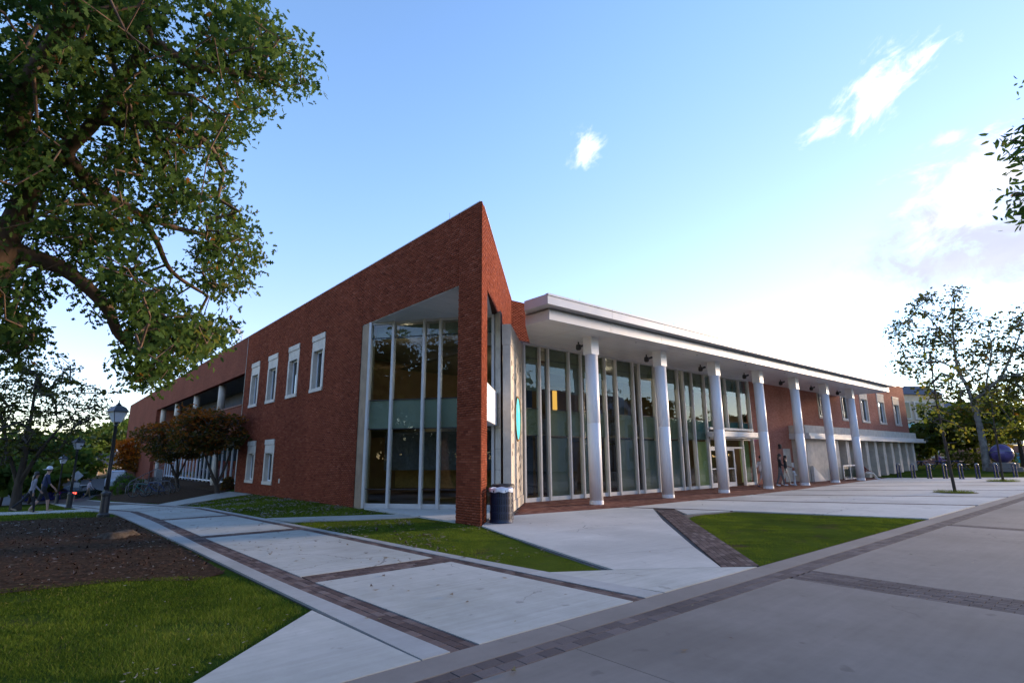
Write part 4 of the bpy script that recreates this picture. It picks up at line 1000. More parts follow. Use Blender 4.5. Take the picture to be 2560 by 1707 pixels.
MB().box(38.46, 38.7, CWY-.04, CWY-.002, .9, 1.25).build('notice_plate', 'white_paint', B)
MB().box(33.75, 33.9, CWY-.1, CWY-.002, 1.15, 1.42).build('alarm_box', 'shade_yellow', B); MB().box(34.0, 34.25, CWY-.12, CWY-.002, .75, 1.1).build('utility_box', 'cloth_maroon', B)
MB().lathe([(.05, 0), (.06, .03), (.03, .06)], 12, (33.62, CWY-.08, 2.72)).build('indicator_lamp', 'lit_blue', B)
# floodlight on the roof
MB().tube([(9.1, 37.6, TOP+.07), (9.1, 37.6, TOP+.55), (8.85, 37.3, TOP+.62)], .03, 6).obox((8.5, 37.0, TOP+.5), (.38, .1, .05), (-.1, .38, 0), (0, .05, .28)).build('roof_floodlight', 'sign_back', B)
# ------------------------------------------------------------------ trees
LEAF = {'star': [(0, 0), (.18, -.16), (.10, -.48), (.42, -.24), (.62, -.46), (.66, -.14), (1.0, 0), (.66, .14), (.62, .46), (.42, .24), (.10, .48), (.18, .16)],
        'oak': [(0, 0), (.14, -.05), (.26, -.26), (.36, -.10), (.52, -.36), (.60, -.12), (.80, -.22), (1, 0), (.78, .20), (.62, .10), (.50, .34), (.36, .10), (.24, .24), (.14, .05)],
        'blade': [(0, 0), (.3, -.17), (.7, -.13), (1, 0), (.7, .13), (.3, .17)],
        'clump': [(0, 0), (.25, -.34), (.55, -.18), (.8, -.30), (1, 0), (.75, .32), (.5, .2), (.2, .36)],
        'quad': [(0, 0), (.5, -.3), (1, 0), (.5, .3)]}
def leaf_mesh(name, C, per, spread, size, shape, matn, droop=.5, tone0=.0, tvar=.25, tone_c=None):
    C = np.asarray(C, float); n = len(C)*per; base = np.repeat(C, per, 0)+np.clip(RNG.normal(0, 1, (n, 3)), -1.7, 1.7)*np.array(spread)
    tpl = np.array(LEAF[shape]); k = len(tpl)
    d = RNG.normal(0, 1, (n, 3)); d[:, 2] = d[:, 2]*.5-droop; d /= np.linalg.norm(d, axis=1)[:, None]
    q = RNG.normal(0, 1, (n, 3)); q[:, 2] *= .55; s = np.cross(d, q); s /= np.linalg.norm(s, axis=1)[:, None]+1e-9; nn = np.cross(d, s)
    L = size*RNG.uniform(.6, 1.3, n)
    fold = RNG.uniform(.1, .45, n)
    V = base[:, None, :]+d[:, None, :]*(tpl[None, :, 0]*L[:, None])[..., None]+s[:, None, :]*(tpl[None, :, 1]*L[:, None])[..., None]+nn[:, None, :]*((np.abs(tpl[None, :, 1])*fold[:, None]-.15*tpl[None, :, 0]**2)*L[:, None])[..., None]
    tc = np.repeat(tone_c if tone_c is not None else RNG.normal(.42, .16, len(C)), per)
    tone = np.clip(tc+tone0+RNG.normal(0, tvar*.6, n), 0, .93); tone[RNG.random(n) < .006] = 1.0
    return npmesh(name, V.reshape(-1, 3), k, matn, tone)
def grow(roots, targets, step=.6, sag=.08, wig=.12, twig=.016):
    """roots: list of polylines [(pos, radius), ...] (trunk and main limbs); every target is tied to its nearest wood"""
    P = []; par = []; rad = []
    for poly in roots:
        last = -1
        for j, (p, r) in enumerate(poly):
            if j == 0 and P:
                dd = [np.linalg.norm(np.array(p)-q) for q in P]; b = int(np.argmin(dd))
                if dd[b] < r*3+.4: last = b
            P.append(np.array(p, float)); par.append(last); rad.append(r); last = len(P)-1
    nroot = len(P); A = np.zeros((nroot+len(targets)*12, 3)); A[:nroot] = P; n = nroot
    par = par+[0]*(len(A)-nroot); cen = np.mean(A[:nroot], 0)
    order = np.argsort([np.min(np.linalg.norm(A[:nroot]-t, axis=1)) for t in targets])
    for ti in order:
        t = np.asarray(targets[ti], float); D = np.linalg.norm(A[:n]-t, axis=1); b = int(np.argmin(D)); d = D[b]; kk = min(10, max(1, int(d/step)))
        last = b; p0 = A[b].copy()
        off = RNG.normal(0, wig, 3)*d
        for j in range(1, kk+1):
            f = j/kk; p = p0+(t-p0)*f+off*math.sin(f*math.pi)*.6+np.array([0, 0, sag*d*math.sin(f*math.pi)])
            A[n] = p; par[n] = last; last = n; n += 1
    A = A[:n]; par = np.array(par[:n]); cnt = np.ones(n); 
    for i in range(n-1, nroot-1, -1):
        if par[i] >= nroot: cnt[par[i]] += cnt[i]
    R = np.zeros(n); R[:nroot] = rad; R[nroot:] = np.minimum(twig*cnt[nroot:]**.5, .3)
    return A, par, R, nroot
def wood_mesh(name, A, par, R, matn, minr=.006, ns=6, taper=None):
    V = []; Fc = []
    for i in range(len(A)):
        p = par[i]
        if p < 0: continue
        a, b = A[p], A[i]; ra, rb = max(minr, min(R[p], R[i]*1.35)), max(minr, R[i]); d = b-a; L = np.linalg.norm(d)
        if L < 1e-5: continue
        d /= L; h = np.array([0, 0, 1.0]) if abs(d[2]) < .9 else np.array([1.0, 0, 0]); u = np.cross(d, h); u /= np.linalg.norm(u); v = np.cross(d, u)
        k = ns if rb > .03 else 4; o = len(V); ex = d*rb*.25
        for (c, r) in ((a-ex, ra), (b+ex, rb)):
            for j in range(k):
                an = 2*math.pi*j/k; V.append(c+r*(math.cos(an)*u+math.sin(an)*v))
        Fc += [(o+j, o+(j+1) % k, o+k+(j+1) % k, o+k+j) for j in range(k)]
    me = bpy.data.meshes.new(name); me.from_pydata([tuple(x) for x in V], [], Fc); me.materials.append(MATS[matn]); me.polygons.foreach_set('use_smooth', [True]*len(Fc)); return me
def spline(pts, n=5):
    """smooth a polyline of (pos, r)"""
    P = np.array([p for p, r in pts], float); R = np.array([r for p, r in pts], float); m = len(P); out = []
    for i in range(m-1):
        p0, p1, p2, p3 = P[max(i-1, 0)], P[i], P[i+1], P[min(i+2, m-1)]
        for j in range(n):
            t = j/n; q = .5*((2*p1)+(-p0+p2)*t+(2*p0-5*p1+4*p2-p3)*t*t+(-p0+3*p1-3*p2+p3)*t**3); out.append((q, R[i]+(R[i+1]-R[i])*t))
    out.append((P[-1], R[-1])); return out
def px_targets(polys, n, dfun, gap=.0, seed=0, scale=.011):
    """points filling a crown: drawn inside outlines of the photograph, each with its own distance"""
    out = []
    for poly, w_ in polys:
        xs = [p[0] for p in poly]; ys = [p[1] for p in poly]; m = int(n*w_*4)
        Q = np.stack([RNG.uniform(min(xs), max(xs), m), RNG.uniform(min(ys), max(ys), m)], -1); Q = Q[inpoly(Q, poly)]
        if gap:
            g = np.sin(Q[:, 0]*scale*1.3+seed)*np.sin(Q[:, 1]*scale*1.1+seed*2)+.6*np.sin(Q[:, 0]*scale*2.7+Q[:, 1]*scale*2.1+seed); Q = Q[g > -1.6+gap]
        out.append(Q[:int(n*w_)])
    Q = np.concatenate(out); D = dfun(Q[:, 0], Q[:, 1]); return np.array([AT(x, y, d) for (x, y), d in zip(Q, D)])
def tree(name, label, roots, targets, bark, lm, per, spread, size, shape, group=None, cat='tree', step=.6, droop=.5, tone_c=None, base=None, sag=.08, wig=.12, minr=.006, twig=.014):
    base = roots[0][0][0] if base is None else base
    t = thing(name, label, cat, tuple(base), group)
    A, par, R, nr = grow(roots, targets, step, sag, wig, twig)
    obj('trunk', wood_mesh('trunk', A, par, R, bark, minr), t)
    obj('crown', leaf_mesh('crown', targets, per, spread, size, shape, lm, droop, tone_c=tone_c), t)
    return t
# --- the big tree whose crown fills the upper left; trunk just outside the frame
fork = AT(6, 615, 13.5)
trunk = spline([((-1.75, 12.6, -.05), .52), ((-1.55, 12.8, 1.2), .40), ((-1.25, 13.0, 3.4), .36), (tuple(fork), .32)], 4)
def limb(pts, r0, r1): 
    n = len(pts); return spline([(tuple(AT(*p)), r0+(r1-r0)*i/(n-1)) for i, p in enumerate(pts)], 4)
roots = [trunk,
    limb([(6, 615, 13.5), (70, 640, 13.4), (150, 668, 13.2), (215, 715, 13.0), (270, 775, 12.9), (300, 840, 12.9), (360, 880, 13), (450, 870, 13.2)], .19, .04),
    limb([(6, 615, 13.5), (45, 540, 13.4), (80, 470, 13.2), (160, 380, 12.8), (240, 300, 12.4), (300, 200, 12.0)], .24, .08),
    limb([(240, 300, 12.4), (330, 310, 12.2), (440, 318, 12.1), (520, 360, 12.2), (560, 430, 12.4)], .09, .03),
    limb([(300, 200, 12.0), (380, 110, 11.6), (470, 160, 11.5), (560, 175, 11.6), (640, 190, 11.8), (710, 200, 12)], .09, .03),
    limb([(160, 380, 12.8), (250, 480, 13), (340, 530, 13.4), (390, 600, 13.8), (430, 680, 14), (520, 740, 14.2)], .11, .03),
    limb([(340, 530, 13.4), (440, 570, 13.8), (540, 590, 14.2), (620, 600, 14.4)], .07, .03),
    limb([(80, 470, 13.2), (40, 330, 12.6), (90, 180, 11.6), (170, 60, 10.8), (200, -60, 10.2)], .2, .08),
    limb([(6, 615, 13.5), (-40, 700, 14), (10, 760, 14.6), (60, 800, 15)], .12, .04)]
P1 = [(0, -60), (560, -60), (640, 8), (690, 70), (765, 108), (772, 190), (738, 258), (690, 215), (650, 300), (612, 335), (560, 352), (602, 398), (582, 460), (545, 480), (600, 515), (655, 575), (655, 650), (605, 715), (600, 758), (545, 742), (500, 690), (440, 640), (400, 690), (300, 700), (200, 735), (120, 770), (90, 860), (60, 905), (0, 890)]
P1b = [(-260, -200), (0, -120), (0, 900), (-260, 850)]
P2a = [(225, 735), (330, 700), (420, 720), (480, 790), (575, 815), (560, 850), (500, 885), (440, 925), (400, 955), (312, 945), (305, 890), (335, 850), (270, 825), (235, 790)]
tg = px_targets([(P1, .74), (P1b, .14), (P2a, .17)], 1400, lambda x, y: 13.0+RNG.normal(0, 1.15, len(x))-np.clip((300-y)/300, 0, 1)*1.2, gap=.9, seed=2.0)
def px_of(p):
    c = (p-CAM); z_ = c@fwd; return np.array([CX+F*(c@rt)/z_, CY-F*(c@up)/z_])
LIMB = np.array([(0, 640), (30, 560), (70, 480), (6, 615), (70, 640), (150, 668), (215, 715), (270, 775), (300, 840)], float); LS = [(0, 1), (1, 2), (3, 4), (4, 5), (5, 6), (6, 7), (7, 8)]
def near_limb(p):
    q_ = px_of(p); b_ = 1e9
    for i_, j_ in LS: a_, e_ = LIMB[i_], LIMB[j_]-LIMB[i_]; t_ = np.clip((q_-a_)@e_/(e_@e_), 0, 1); b_ = min(b_, np.linalg.norm(a_+e_*t_-q_))
    return b_ < 34 and np.linalg.norm(p-CAM) < 13.6
tg = np.array([p for p in tg if not near_limb(p)])
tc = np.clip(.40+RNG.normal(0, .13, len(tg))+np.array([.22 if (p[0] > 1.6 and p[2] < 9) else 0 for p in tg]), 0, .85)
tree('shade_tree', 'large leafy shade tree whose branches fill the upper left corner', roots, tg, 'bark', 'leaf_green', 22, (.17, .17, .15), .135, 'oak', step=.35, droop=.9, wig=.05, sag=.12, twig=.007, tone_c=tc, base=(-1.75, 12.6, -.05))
# --- tree behind it on the left, over the walking couple
b0 = G(38, 1276); 
def at_b(x, y, dd=0): return tuple(AT(x, y, np.linalg.norm(b0-CAM)+dd))
rootsB = [spline([(tuple(b0), .30), (at_b(45, 1215), .2), (at_b(60, 1150), .16), (at_b(75, 1060), .1), (at_b(90, 960), .05)], 3), spline([(at_b(45, 1215), .14), (at_b(85, 1150, -.4), .1), (at_b(130, 1090, -.8), .06), (at_b(190, 1030, -1), .03)], 3), spline([(at_b(45, 1215), .12), (at_b(20, 1120, .5), .08), (at_b(0, 1020, .5), .04)], 3)]
PB = [(-80, 880), (60, 880), (110, 905), (165, 868), (175, 895), (205, 915), (170, 945), (225, 965), (285, 985), (240, 1010), (275, 1040), (255, 1060), (205, 1062), (180, 1110), (150, 1150), (100, 1165), (60, 1150), (-80, 1190)]
tg = px_targets([(PB, 1.0)], 430, lambda x, y: np.linalg.norm(b0-CAM)+RNG.normal(0, 1.7, len(x)), gap=1.05, seed=5.0, scale=.035)
tree('ornamental_tree', 'round-crowned tree standing behind the walking couple on the left lawn', rootsB, tg, 'bark_dark', 'leaf_olive', 14, (.30, .30, .08), .16, 'clump', droop=.2)
# --- three small spreading trees against the long wall
def maple(bx, by, label, polys, n, lm, top, spread=(.26, .26, .09), size=.17, dd=1.0, seed=1.0, stems=3):
    b = G(bx, by); d0 = np.linalg.norm(b-CAM); rts = [spline([(tuple(b), .13), (tuple(AT(bx-2, by-22, d0)), .11), (tuple(AT(bx-top[0]*.1, by-45, d0)), .09)], 3)]
    for k in range(stems):
        f = (k+.5)/stems; x = bx+(f-.5)*top[0]; rts.append(spline([(tuple(AT(bx-2, by-22, d0)), .085), (tuple(AT(bx+(x-bx)*.35, by-60, d0+(f-.5)*.6)), .065), (tuple(AT(x, by-top[1], d0+(f-.5)*1.2)), .025)], 3))
    tg = px_targets([(p, 1.0) for p in polys], n, lambda x, y: d0+RNG.normal(0, dd, len(x)), gap=.45, seed=seed, scale=.05)
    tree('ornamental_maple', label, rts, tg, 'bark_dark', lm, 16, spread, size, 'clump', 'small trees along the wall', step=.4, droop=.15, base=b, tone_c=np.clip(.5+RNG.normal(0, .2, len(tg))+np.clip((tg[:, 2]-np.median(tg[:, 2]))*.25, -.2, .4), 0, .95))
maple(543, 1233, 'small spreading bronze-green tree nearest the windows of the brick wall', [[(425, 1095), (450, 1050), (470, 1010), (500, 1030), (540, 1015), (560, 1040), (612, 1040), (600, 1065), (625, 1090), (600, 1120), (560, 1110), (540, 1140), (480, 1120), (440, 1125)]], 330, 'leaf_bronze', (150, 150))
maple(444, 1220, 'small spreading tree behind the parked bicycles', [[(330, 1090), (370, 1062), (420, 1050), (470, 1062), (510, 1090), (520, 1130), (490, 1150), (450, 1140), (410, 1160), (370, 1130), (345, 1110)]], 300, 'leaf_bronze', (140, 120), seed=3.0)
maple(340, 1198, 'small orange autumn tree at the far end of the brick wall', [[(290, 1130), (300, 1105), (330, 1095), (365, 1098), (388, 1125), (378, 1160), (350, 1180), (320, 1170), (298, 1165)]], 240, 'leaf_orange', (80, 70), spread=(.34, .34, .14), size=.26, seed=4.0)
# --- plane tree on the right
bD = G(2468, 1163); d0 = np.linalg.norm(bD-CAM); sc = 66.0/d0; bD = CAM+(bD-CAM)*sc; bD[2] = .33; d0 = np.linalg.norm(bD-CAM)
def lD(pts, r0, r1): n = len(pts); return spline([(tuple(AT(x, y, d0+e)), r0+(r1-r0)*i/(n-1)) for i, (x, y, e) in enumerate(pts)], 4)
rootsD = [spline([(tuple(bD), .40), (tuple(AT(2462, 1130, d0)), .29), (tuple(AT(2448, 1060, d0)), .25), (tuple(AT(2432, 1005, d0)), .23)], 4),
    lD([(2432, 1005, 0), (2415, 960, .5), (2395, 925, .8), (2385, 860, 1), (2382, 800, 1), (2390, 740, 1)], 0.186, 0.037), lD([(2395, 925, .8), (2350, 905, 1.5), (2300, 905, 2), (2250, 910, 2.5)], 0.099, 0.031), lD([(2385, 860, 1), (2345, 820, 0), (2310, 780, -1), (2290, 770, -1)], 0.087, 0.031),
    lD([(2432, 1005, 0), (2465, 975, -.8), (2500, 945, -1.5), (2525, 895, -2), (2545, 850, -2.5), (2560, 800, -3)], 0.174, 0.043), lD([(2465, 975, -.8), (2470, 930, -2), (2480, 870, -2.5), (2470, 830, -3)], 0.087, 0.031), lD([(2500, 945, -1.5), (2545, 935, -1), (2590, 920, 0), (2640, 880, 1)], 0.099, 0.037)]
PD_ = [(2212, 925), (2232, 895), (2225, 850), (2232, 800), (2260, 775), (2290, 765), (2300, 735), (2340, 730), (2360, 750), (2385, 718), (2415, 722), (2415, 765), (2450, 785), (2500, 800), (2520, 820), (2540, 775), (2575, 770), (2660, 780), (2700, 900), (2640, 1000), (2560, 1015), (2500, 985), (2470, 1010), (2420, 1025), (2395, 1000), (2360, 1010), (2330, 990), (2300, 960), (2260, 945)]
tg = px_targets([(PD_, 1.0)], 520, lambda x, y: d0+RNG.normal(0, 2.6, len(x)), gap=.85, seed=1.2, scale=.033)
tree('plane_tree', 'tall sparse plane tree with pale mottled trunk at the right edge', rootsD, tg, 'bark_plane', 'leaf_plane', 8, (.45, .45, .3), .33, 'clump', step=1.2, droop=.2, minr=.025, base=bD)
# --- branch tips at the right edge belong to a tree outside the frame
bt = np.array([24.5, -4.2, 0.0]); tipc = AT(2560, 450, 21.0)
rootsE = [spline([(tuple(bt), .42), ((24.3, -4.0, 4), .34), ((23.5, -3.2, 8), .26), ((22.8, -1.4, 10.5), .16), (tuple(AT(2600, 500, 21)), .08)], 4), spline([((23.5, -3.2, 8), .16), ((22.5, -1.8, 12.0), .1), (tuple(AT(2600, 370, 21)), .05)], 4)]
tg = np.concatenate([px_targets([([(2505, 525), (2530, 490), (2560, 470), (2700, 440), (2700, 560), (2560, 552), (2535, 540)], .5), ([(2508, 345), (2540, 350), (2560, 320), (2700, 300), (2700, 400), (2560, 425), (2530, 400), (2545, 375)], .5)], 90, lambda x, y: 21+RNG.normal(0, .5, len(x))), np.array([[23.5, -3.6, 11.5]])+RNG.normal(0, 1, (160, 3))*np.array([1.9, 1.4, 1.8])])
tg = tg[[i for i, p in enumerate(tg) if (lambda c: not (c[0] > 0 and CX+F*c[1]/c[0] < 2500))(((p-CAM)@fwd, (p-CAM)@rt))]]
tree('street_tree', 'leafy branch tips of a tree reaching in at the right edge', rootsE, tg, 'bark_dark', 'leaf_green', 15, (.24, .24, .2), .24, 'blade', droop=.6, base=bt, step=.5)
# --- saplings in the paved court
def sapling(bx, by, label, topx, topy, n, poly, seed):
    b = G(bx, by, .03); d = np.linalg.norm(b-CAM)
    r = [spline([(tuple(b), .07), (tuple(AT(bx-(bx-topx)*.4, by-(by-topy)*.35, d)), .055), (tuple(AT(bx-(bx-topx)*.8, by-(by-topy)*.7, d)), .035), (tuple(AT(topx, topy, d)), .015)], 4)]
    tg = px_targets([(poly, 1.0)], n, lambda x, y: d+RNG.normal(0, .55, len(x)), gap=.4, seed=seed, scale=.06)
    t = tree('sapling', label, r, tg, 'bark_dark', 'leaf_yellow', 8, (.16, .16, .1), .16, 'clump', 'young trees in the paved court', step=.5, base=b)
    c = np.array(b); e = MB(); n_ = 14
    e.add([(c[0]+.85*math.cos(2*math.pi*j/n_), c[1]+.85*math.sin(2*math.pi*j/n_), .034) for j in range(n_)], [tuple(range(n_))]); struct(e.build('planting_square', 'planter_soil'))
    P = np.repeat(c[None, :2], 1, 0)+RNG.normal(0, .36, (520, 2)); q = [(c[0]+.8*math.cos(2*math.pi*j/n_), c[1]+.8*math.sin(2*math.pi*j/n_)) for j in range(n_)]
    blades('tree_pit_grass', q, 700, .14, 'grass_lush', 'grass tuft around the foot of the ' + ('nearer' if seed < 2 else 'farther') + ' sapling in the court', lift=.03, fall=40)
sapling(2388, 1231, 'slim leaning sapling with sparse leaves, the nearer one in the court', 2325, 880, 40, [(2280, 900), (2320, 850), (2380, 900), (2400, 980), (2385, 1040), (2440, 1060), (2400, 1110), (2330, 1080), (2300, 1000)], 1.0)
sapling(2508, 1203, 'slim sapling standing farther back in the court', 2478, 985, 36, [(2440, 1010), (2480, 960), (2540, 970), (2560, 1040), (2545, 1090), (2500, 1100), (2450, 1070)], 3.0)
# --- background trees (each its own crown and trunk)
def simple_tree(x, y, h, rw, lm, label, name='background_tree', group=None, n=90, per=16, size=.55, trunk_h=.28, z=None, bark='bark_dark'):
    z = T(x, y) if z is None else z; c = np.array([x, y, z+h*(.5+trunk_h/2)]); U = RNG.normal(0, 1, (n, 3)); U /= np.linalg.norm(U, axis=1)[:, None]
    rad = RNG.random(n)**.4; lob = 1+.22*np.sin(3*np.arctan2(U[:, 1], U[:, 0])+x)+.15*np.sin(5*U[:, 2]+y)
    tg = c+U*(rad*lob)[:, None]*np.array([rw, rw, h*(1-trunk_h)/2])
    rts = [spline([((x, y, z-.1), h*.026+.03), ((x+.1, y, z+h*.25), h*.02+.02), ((x, y+.1, z+h*.55), h*.012+.01), ((x-.1, y, z+h*.8), .03)], 3)]
    tree(name, label, rts, tg, bark, lm, per, (rw*.13, rw*.13, h*.045), size, 'clump', group, step=1.2, droop=.2, minr=.02, base=(x, y, z-.1))
def at_px(px, dist): d = raydir(px, 1140); d2 = d[:2]/np.linalg.norm(d[:2]); return d2*dist
RB = [(2300, 86, 4.8, 2.4, 'leaf_dark', 'dark green tree beside the far stone building, nearest the wing corner'), (2372, 78, 6.4, 3.6, 'leaf_dark', 'dense dark tree just left of the plane tree trunk'), (2340, 92, 5.4, 2.8, 'leaf_green', 'green tree rising behind the nearer sapling'), (2440, 84, 7.2, 4.0, 'leaf_light', 'green tree directly behind the plane tree trunk'), (2500, 74, 7.6, 4.0, 'leaf_yellow', 'yellow-green tree just right of the plane tree trunk'), (2555, 82, 8.4, 4.6, 'leaf_yellow', 'autumn-tinted tree at the right edge above the purple ball'), (2620, 70, 8.5, 4.6, 'leaf_dark', 'dark tree half cut off by the right edge of the picture')]
for px, d, h, rw, lm, lb in RB: x, y = at_px(px, d); simple_tree(x, y, h, rw, lm, lb, group='trees behind the far lawn', z=.3, n=90 if px < 2530 else 34, per=16 if px < 2530 else 10)
LB = [(108, 92, 12, 4.6, 'leaf_green', 'tree on the far left beyond the parked blue car'), (140, 104, 13, 5.0, 'leaf_light', 'light green tree behind the second lamp post'), (172, 96, 10.5, 4.4, 'leaf_light', 'yellow-green tree between the two nearest lamp posts'), (205, 112, 13, 5.2, 'leaf_green', 'round green tree behind the dark car with red tail lights'), (235, 118, 12.5, 4.8, 'leaf_green', 'green tree above the low house roof'), (262, 108, 11.5, 4.2, 'leaf_dark', 'dark tree just right of the nearest lamp post'), (292, 116, 13.5, 4.8, 'leaf_dark', 'dark tree beside the far end of the brick wall'), (318, 124, 15.5, 4.2, 'leaf_light', 'tall pale tree peeking past the far brick corner'), (60, 84, 9, 4.0, 'leaf_green', 'tree behind the trunk of the round-crowned tree'), (10, 78, 9, 4.2, 'leaf_light', 'tree at the left edge of the picture behind the lawn'), (90, 64, 5.0, 2.6, 'leaf_light', 'low bushy tree behind the walking couple'), (20, 58, 4.5, 3.0, 'leaf_green', 'low bushy tree at the left edge near the rail')]
for px, d, h, rw, lm, lb in LB: x, y = at_px(px, d); h = h*.60 if px > 100 else h*.8; simple_tree(x, y, h, rw, 'leaf_light' if lm == 'leaf_dark' and px > 280 else lm, lb, group='trees beyond the street', n=110, per=18, size=.62)
def bush(px, py, rw, h, label, lm='leaf_bush', dist=None, cat='bush'):
    b = G(px, py); 
    if dist: b = CAM+(b-CAM)*dist/np.linalg.norm(b-CAM)
    n = 260; U = RNG.normal(0, 1, (n, 3)); U /= np.linalg.norm(U, axis=1)[:, None]; U[:, 2] = np.abs(U[:, 2]); tg = b+U*np.array([rw, rw, h])*(.82+.18*RNG.random(n))[:, None]
    t = thing('rounded_bush', label, cat, tuple(b), 'clipped bushes by the path')
    mb = MB()
    for k in range(7): a = k*.9; mb.tube([(b[0], b[1], b[2]-.05), (b[0]+.6*rw*math.cos(a), b[1]+.6*rw*math.sin(a), b[2]+h*.7)], [.03, .012], 5)
    mb.build('stem', 'bark_dark', t); core = MB(); core.lathe([(.01, .02), (rw*.8, h*.12), (rw*.86, h*.45), (rw*.55, h*.8), (.02, h*.92)], 16, tuple(b)); core.build('inner_twigs', 'bark_dark', t)
    obj('foliage', leaf_mesh('foliage', tg, 16, (rw*.09, rw*.09, h*.09), .075, 'quad', lm, .0), t)
bush(308, 1234, .62, 1.05, 'bright green clipped bush beside the handrail'); bush(330, 1226, .8, 1.0, 'darker clipped bush behind the bright one by the handrail', 'leaf_dark'); bush(312, 1218, 1.0, 1.25, 'large clipped bush farthest back near the orange tree', 'leaf_bush'); bush(569, 1226, .35, .8, 'small shrub at the foot of the wall beside the nearest maple', 'leaf_bronze')
# hedge beyond the far lawn
hx, hy = at_px(2430, 72); n = 500; P = np.stack([hx+RNG.uniform(-7, 7, n)*math.cos(-.6)*.0+RNG.uniform(-1, 1, n)*.6, hy+RNG.uniform(-3.2, 2.2, n), .35+RNG.uniform(.1, 1.5, n)], -1)
t = thing('hedge', 'low dark hedge at the foot of the plane tree', 'hedge', (hx, hy, .3)); obj('foliage', leaf_mesh('foliage', P, 10, (.15, .15, .12), .16, 'quad', 'leaf_dark', 0), t)
mb = MB()
for k in range(8): mb.tube([(hx, hy-3+k*.7, .25), (hx+.1, hy-3+k*.7, 1.3)], [.04, .02], 5)
mb.build('stem', 'bark_dark', t)
# tree stump in the mulch bed
sb_ = G(292, 1342); st = thing('tree_stump', 'low weathered tree stump in the mulch bed', 'stump', tuple(sb_))
prof = [(.42, -.03), (.35, .03), (.30, .07), (.27, .10), (.25, .105)]; mb = MB().lathe(prof, 22, (0, 0, 0))
mb.v = [(sb_[0]+x*(1+.22*math.sin(3*math.atan2(y, x)+.5)+.1*math.sin(7*math.atan2(y, x))), sb_[1]+y*(1+.2*math.sin(2*math.atan2(y, x))), sb_[2]+z*(1+.25*math.sin(2*math.atan2(y, x)))+random.uniform(-.018, .018)) for x, y, z in mb.v]
mb.build('stump_body', 'stump_wood', st, True)
# ------------------------------------------------------------------ lamp posts
def lamp_proto():
    t = thing('lamp_post', '', 'lamp post', group='lamp posts along the walk', world=False)
    MB().lathe([(.17, -.02), (.17, .06), (.125, .10), (.12, .62), (.14, .66), (.14, .72), (.085, .76), (.075, .8)], 12).build('post_base', 'dark_metal', t)
    MB().lathe([(.062, .8), (.058, 1.4), (.048, 2.82), (.062, 2.83), (.062, 2.87), (.04, 2.9)], 14).build('pole', 'dark_metal', t, True)
    MB().lathe([(.05, 2.9), (.10, 2.94), (.10, 2.97)], 4, a0=math.pi/4).build('lantern_base', 'dark_metal', t)
    a = .115*1.414; b = .205*1.414
    MB().lathe([(a*.9, 2.972), (b*.95, 3.30)], 4, a0=math.pi/4).build('lantern_glass', 'lamp_glass', t)
    fr = MB()
    for k in range(4):
        an = math.pi/4+k*math.pi/2; fr.tube([(a*math.cos(an), a*math.sin(an), 2.96), (b*math.cos(an), b*math.sin(an), 3.31)], .011, 5)
    fr.build('lantern_frame', 'dark_metal', t)
    MB().lathe([(.33, 3.29), (.335, 3.31), (.22, 3.45), (.10, 3.51)], 4, a0=math.pi/4).build('lantern_roof', 'dark_metal', t)
    MB().lathe([(.07, 3.50), (.085, 3.535), (.05, 3.56), (.03, 3.60), (.012, 3.63), (.02, 3.66), (.003, 3.70)], 10).build('finial', 'dark_metal', t)
    MB().lathe([(.03, 2.98), (.05, 3.05), (.05, 3.18), (.02, 3.22)], 10).build('bulb', 'bag_plastic', t)
    return t
lp = lamp_proto()
LP = [((258, 1290), None, 'nearest black lantern lamp post, standing at the mulch bed corner'), ((174, 1252), 37.0, 'second black lantern lamp post along the walk, left of the nearest'), ((143, 1245), 54.0, 'third lamp post along the walk, in front of the blue car'), ((126, 1238), 71.0, 'farthest and smallest lamp post along the walk')]
for k, ((x, y), d, lb) in enumerate(LP):
    p = G(x, y)
    if d: q = raydir(x, y); hd = q[:2]/np.linalg.norm(q[:2]); p = np.array([*(hd*d*1.0), 0]); p[2] = T(p[0], p[1])
    place(lp, k == 0, (p[0], p[1], p[2]), .35, lb)

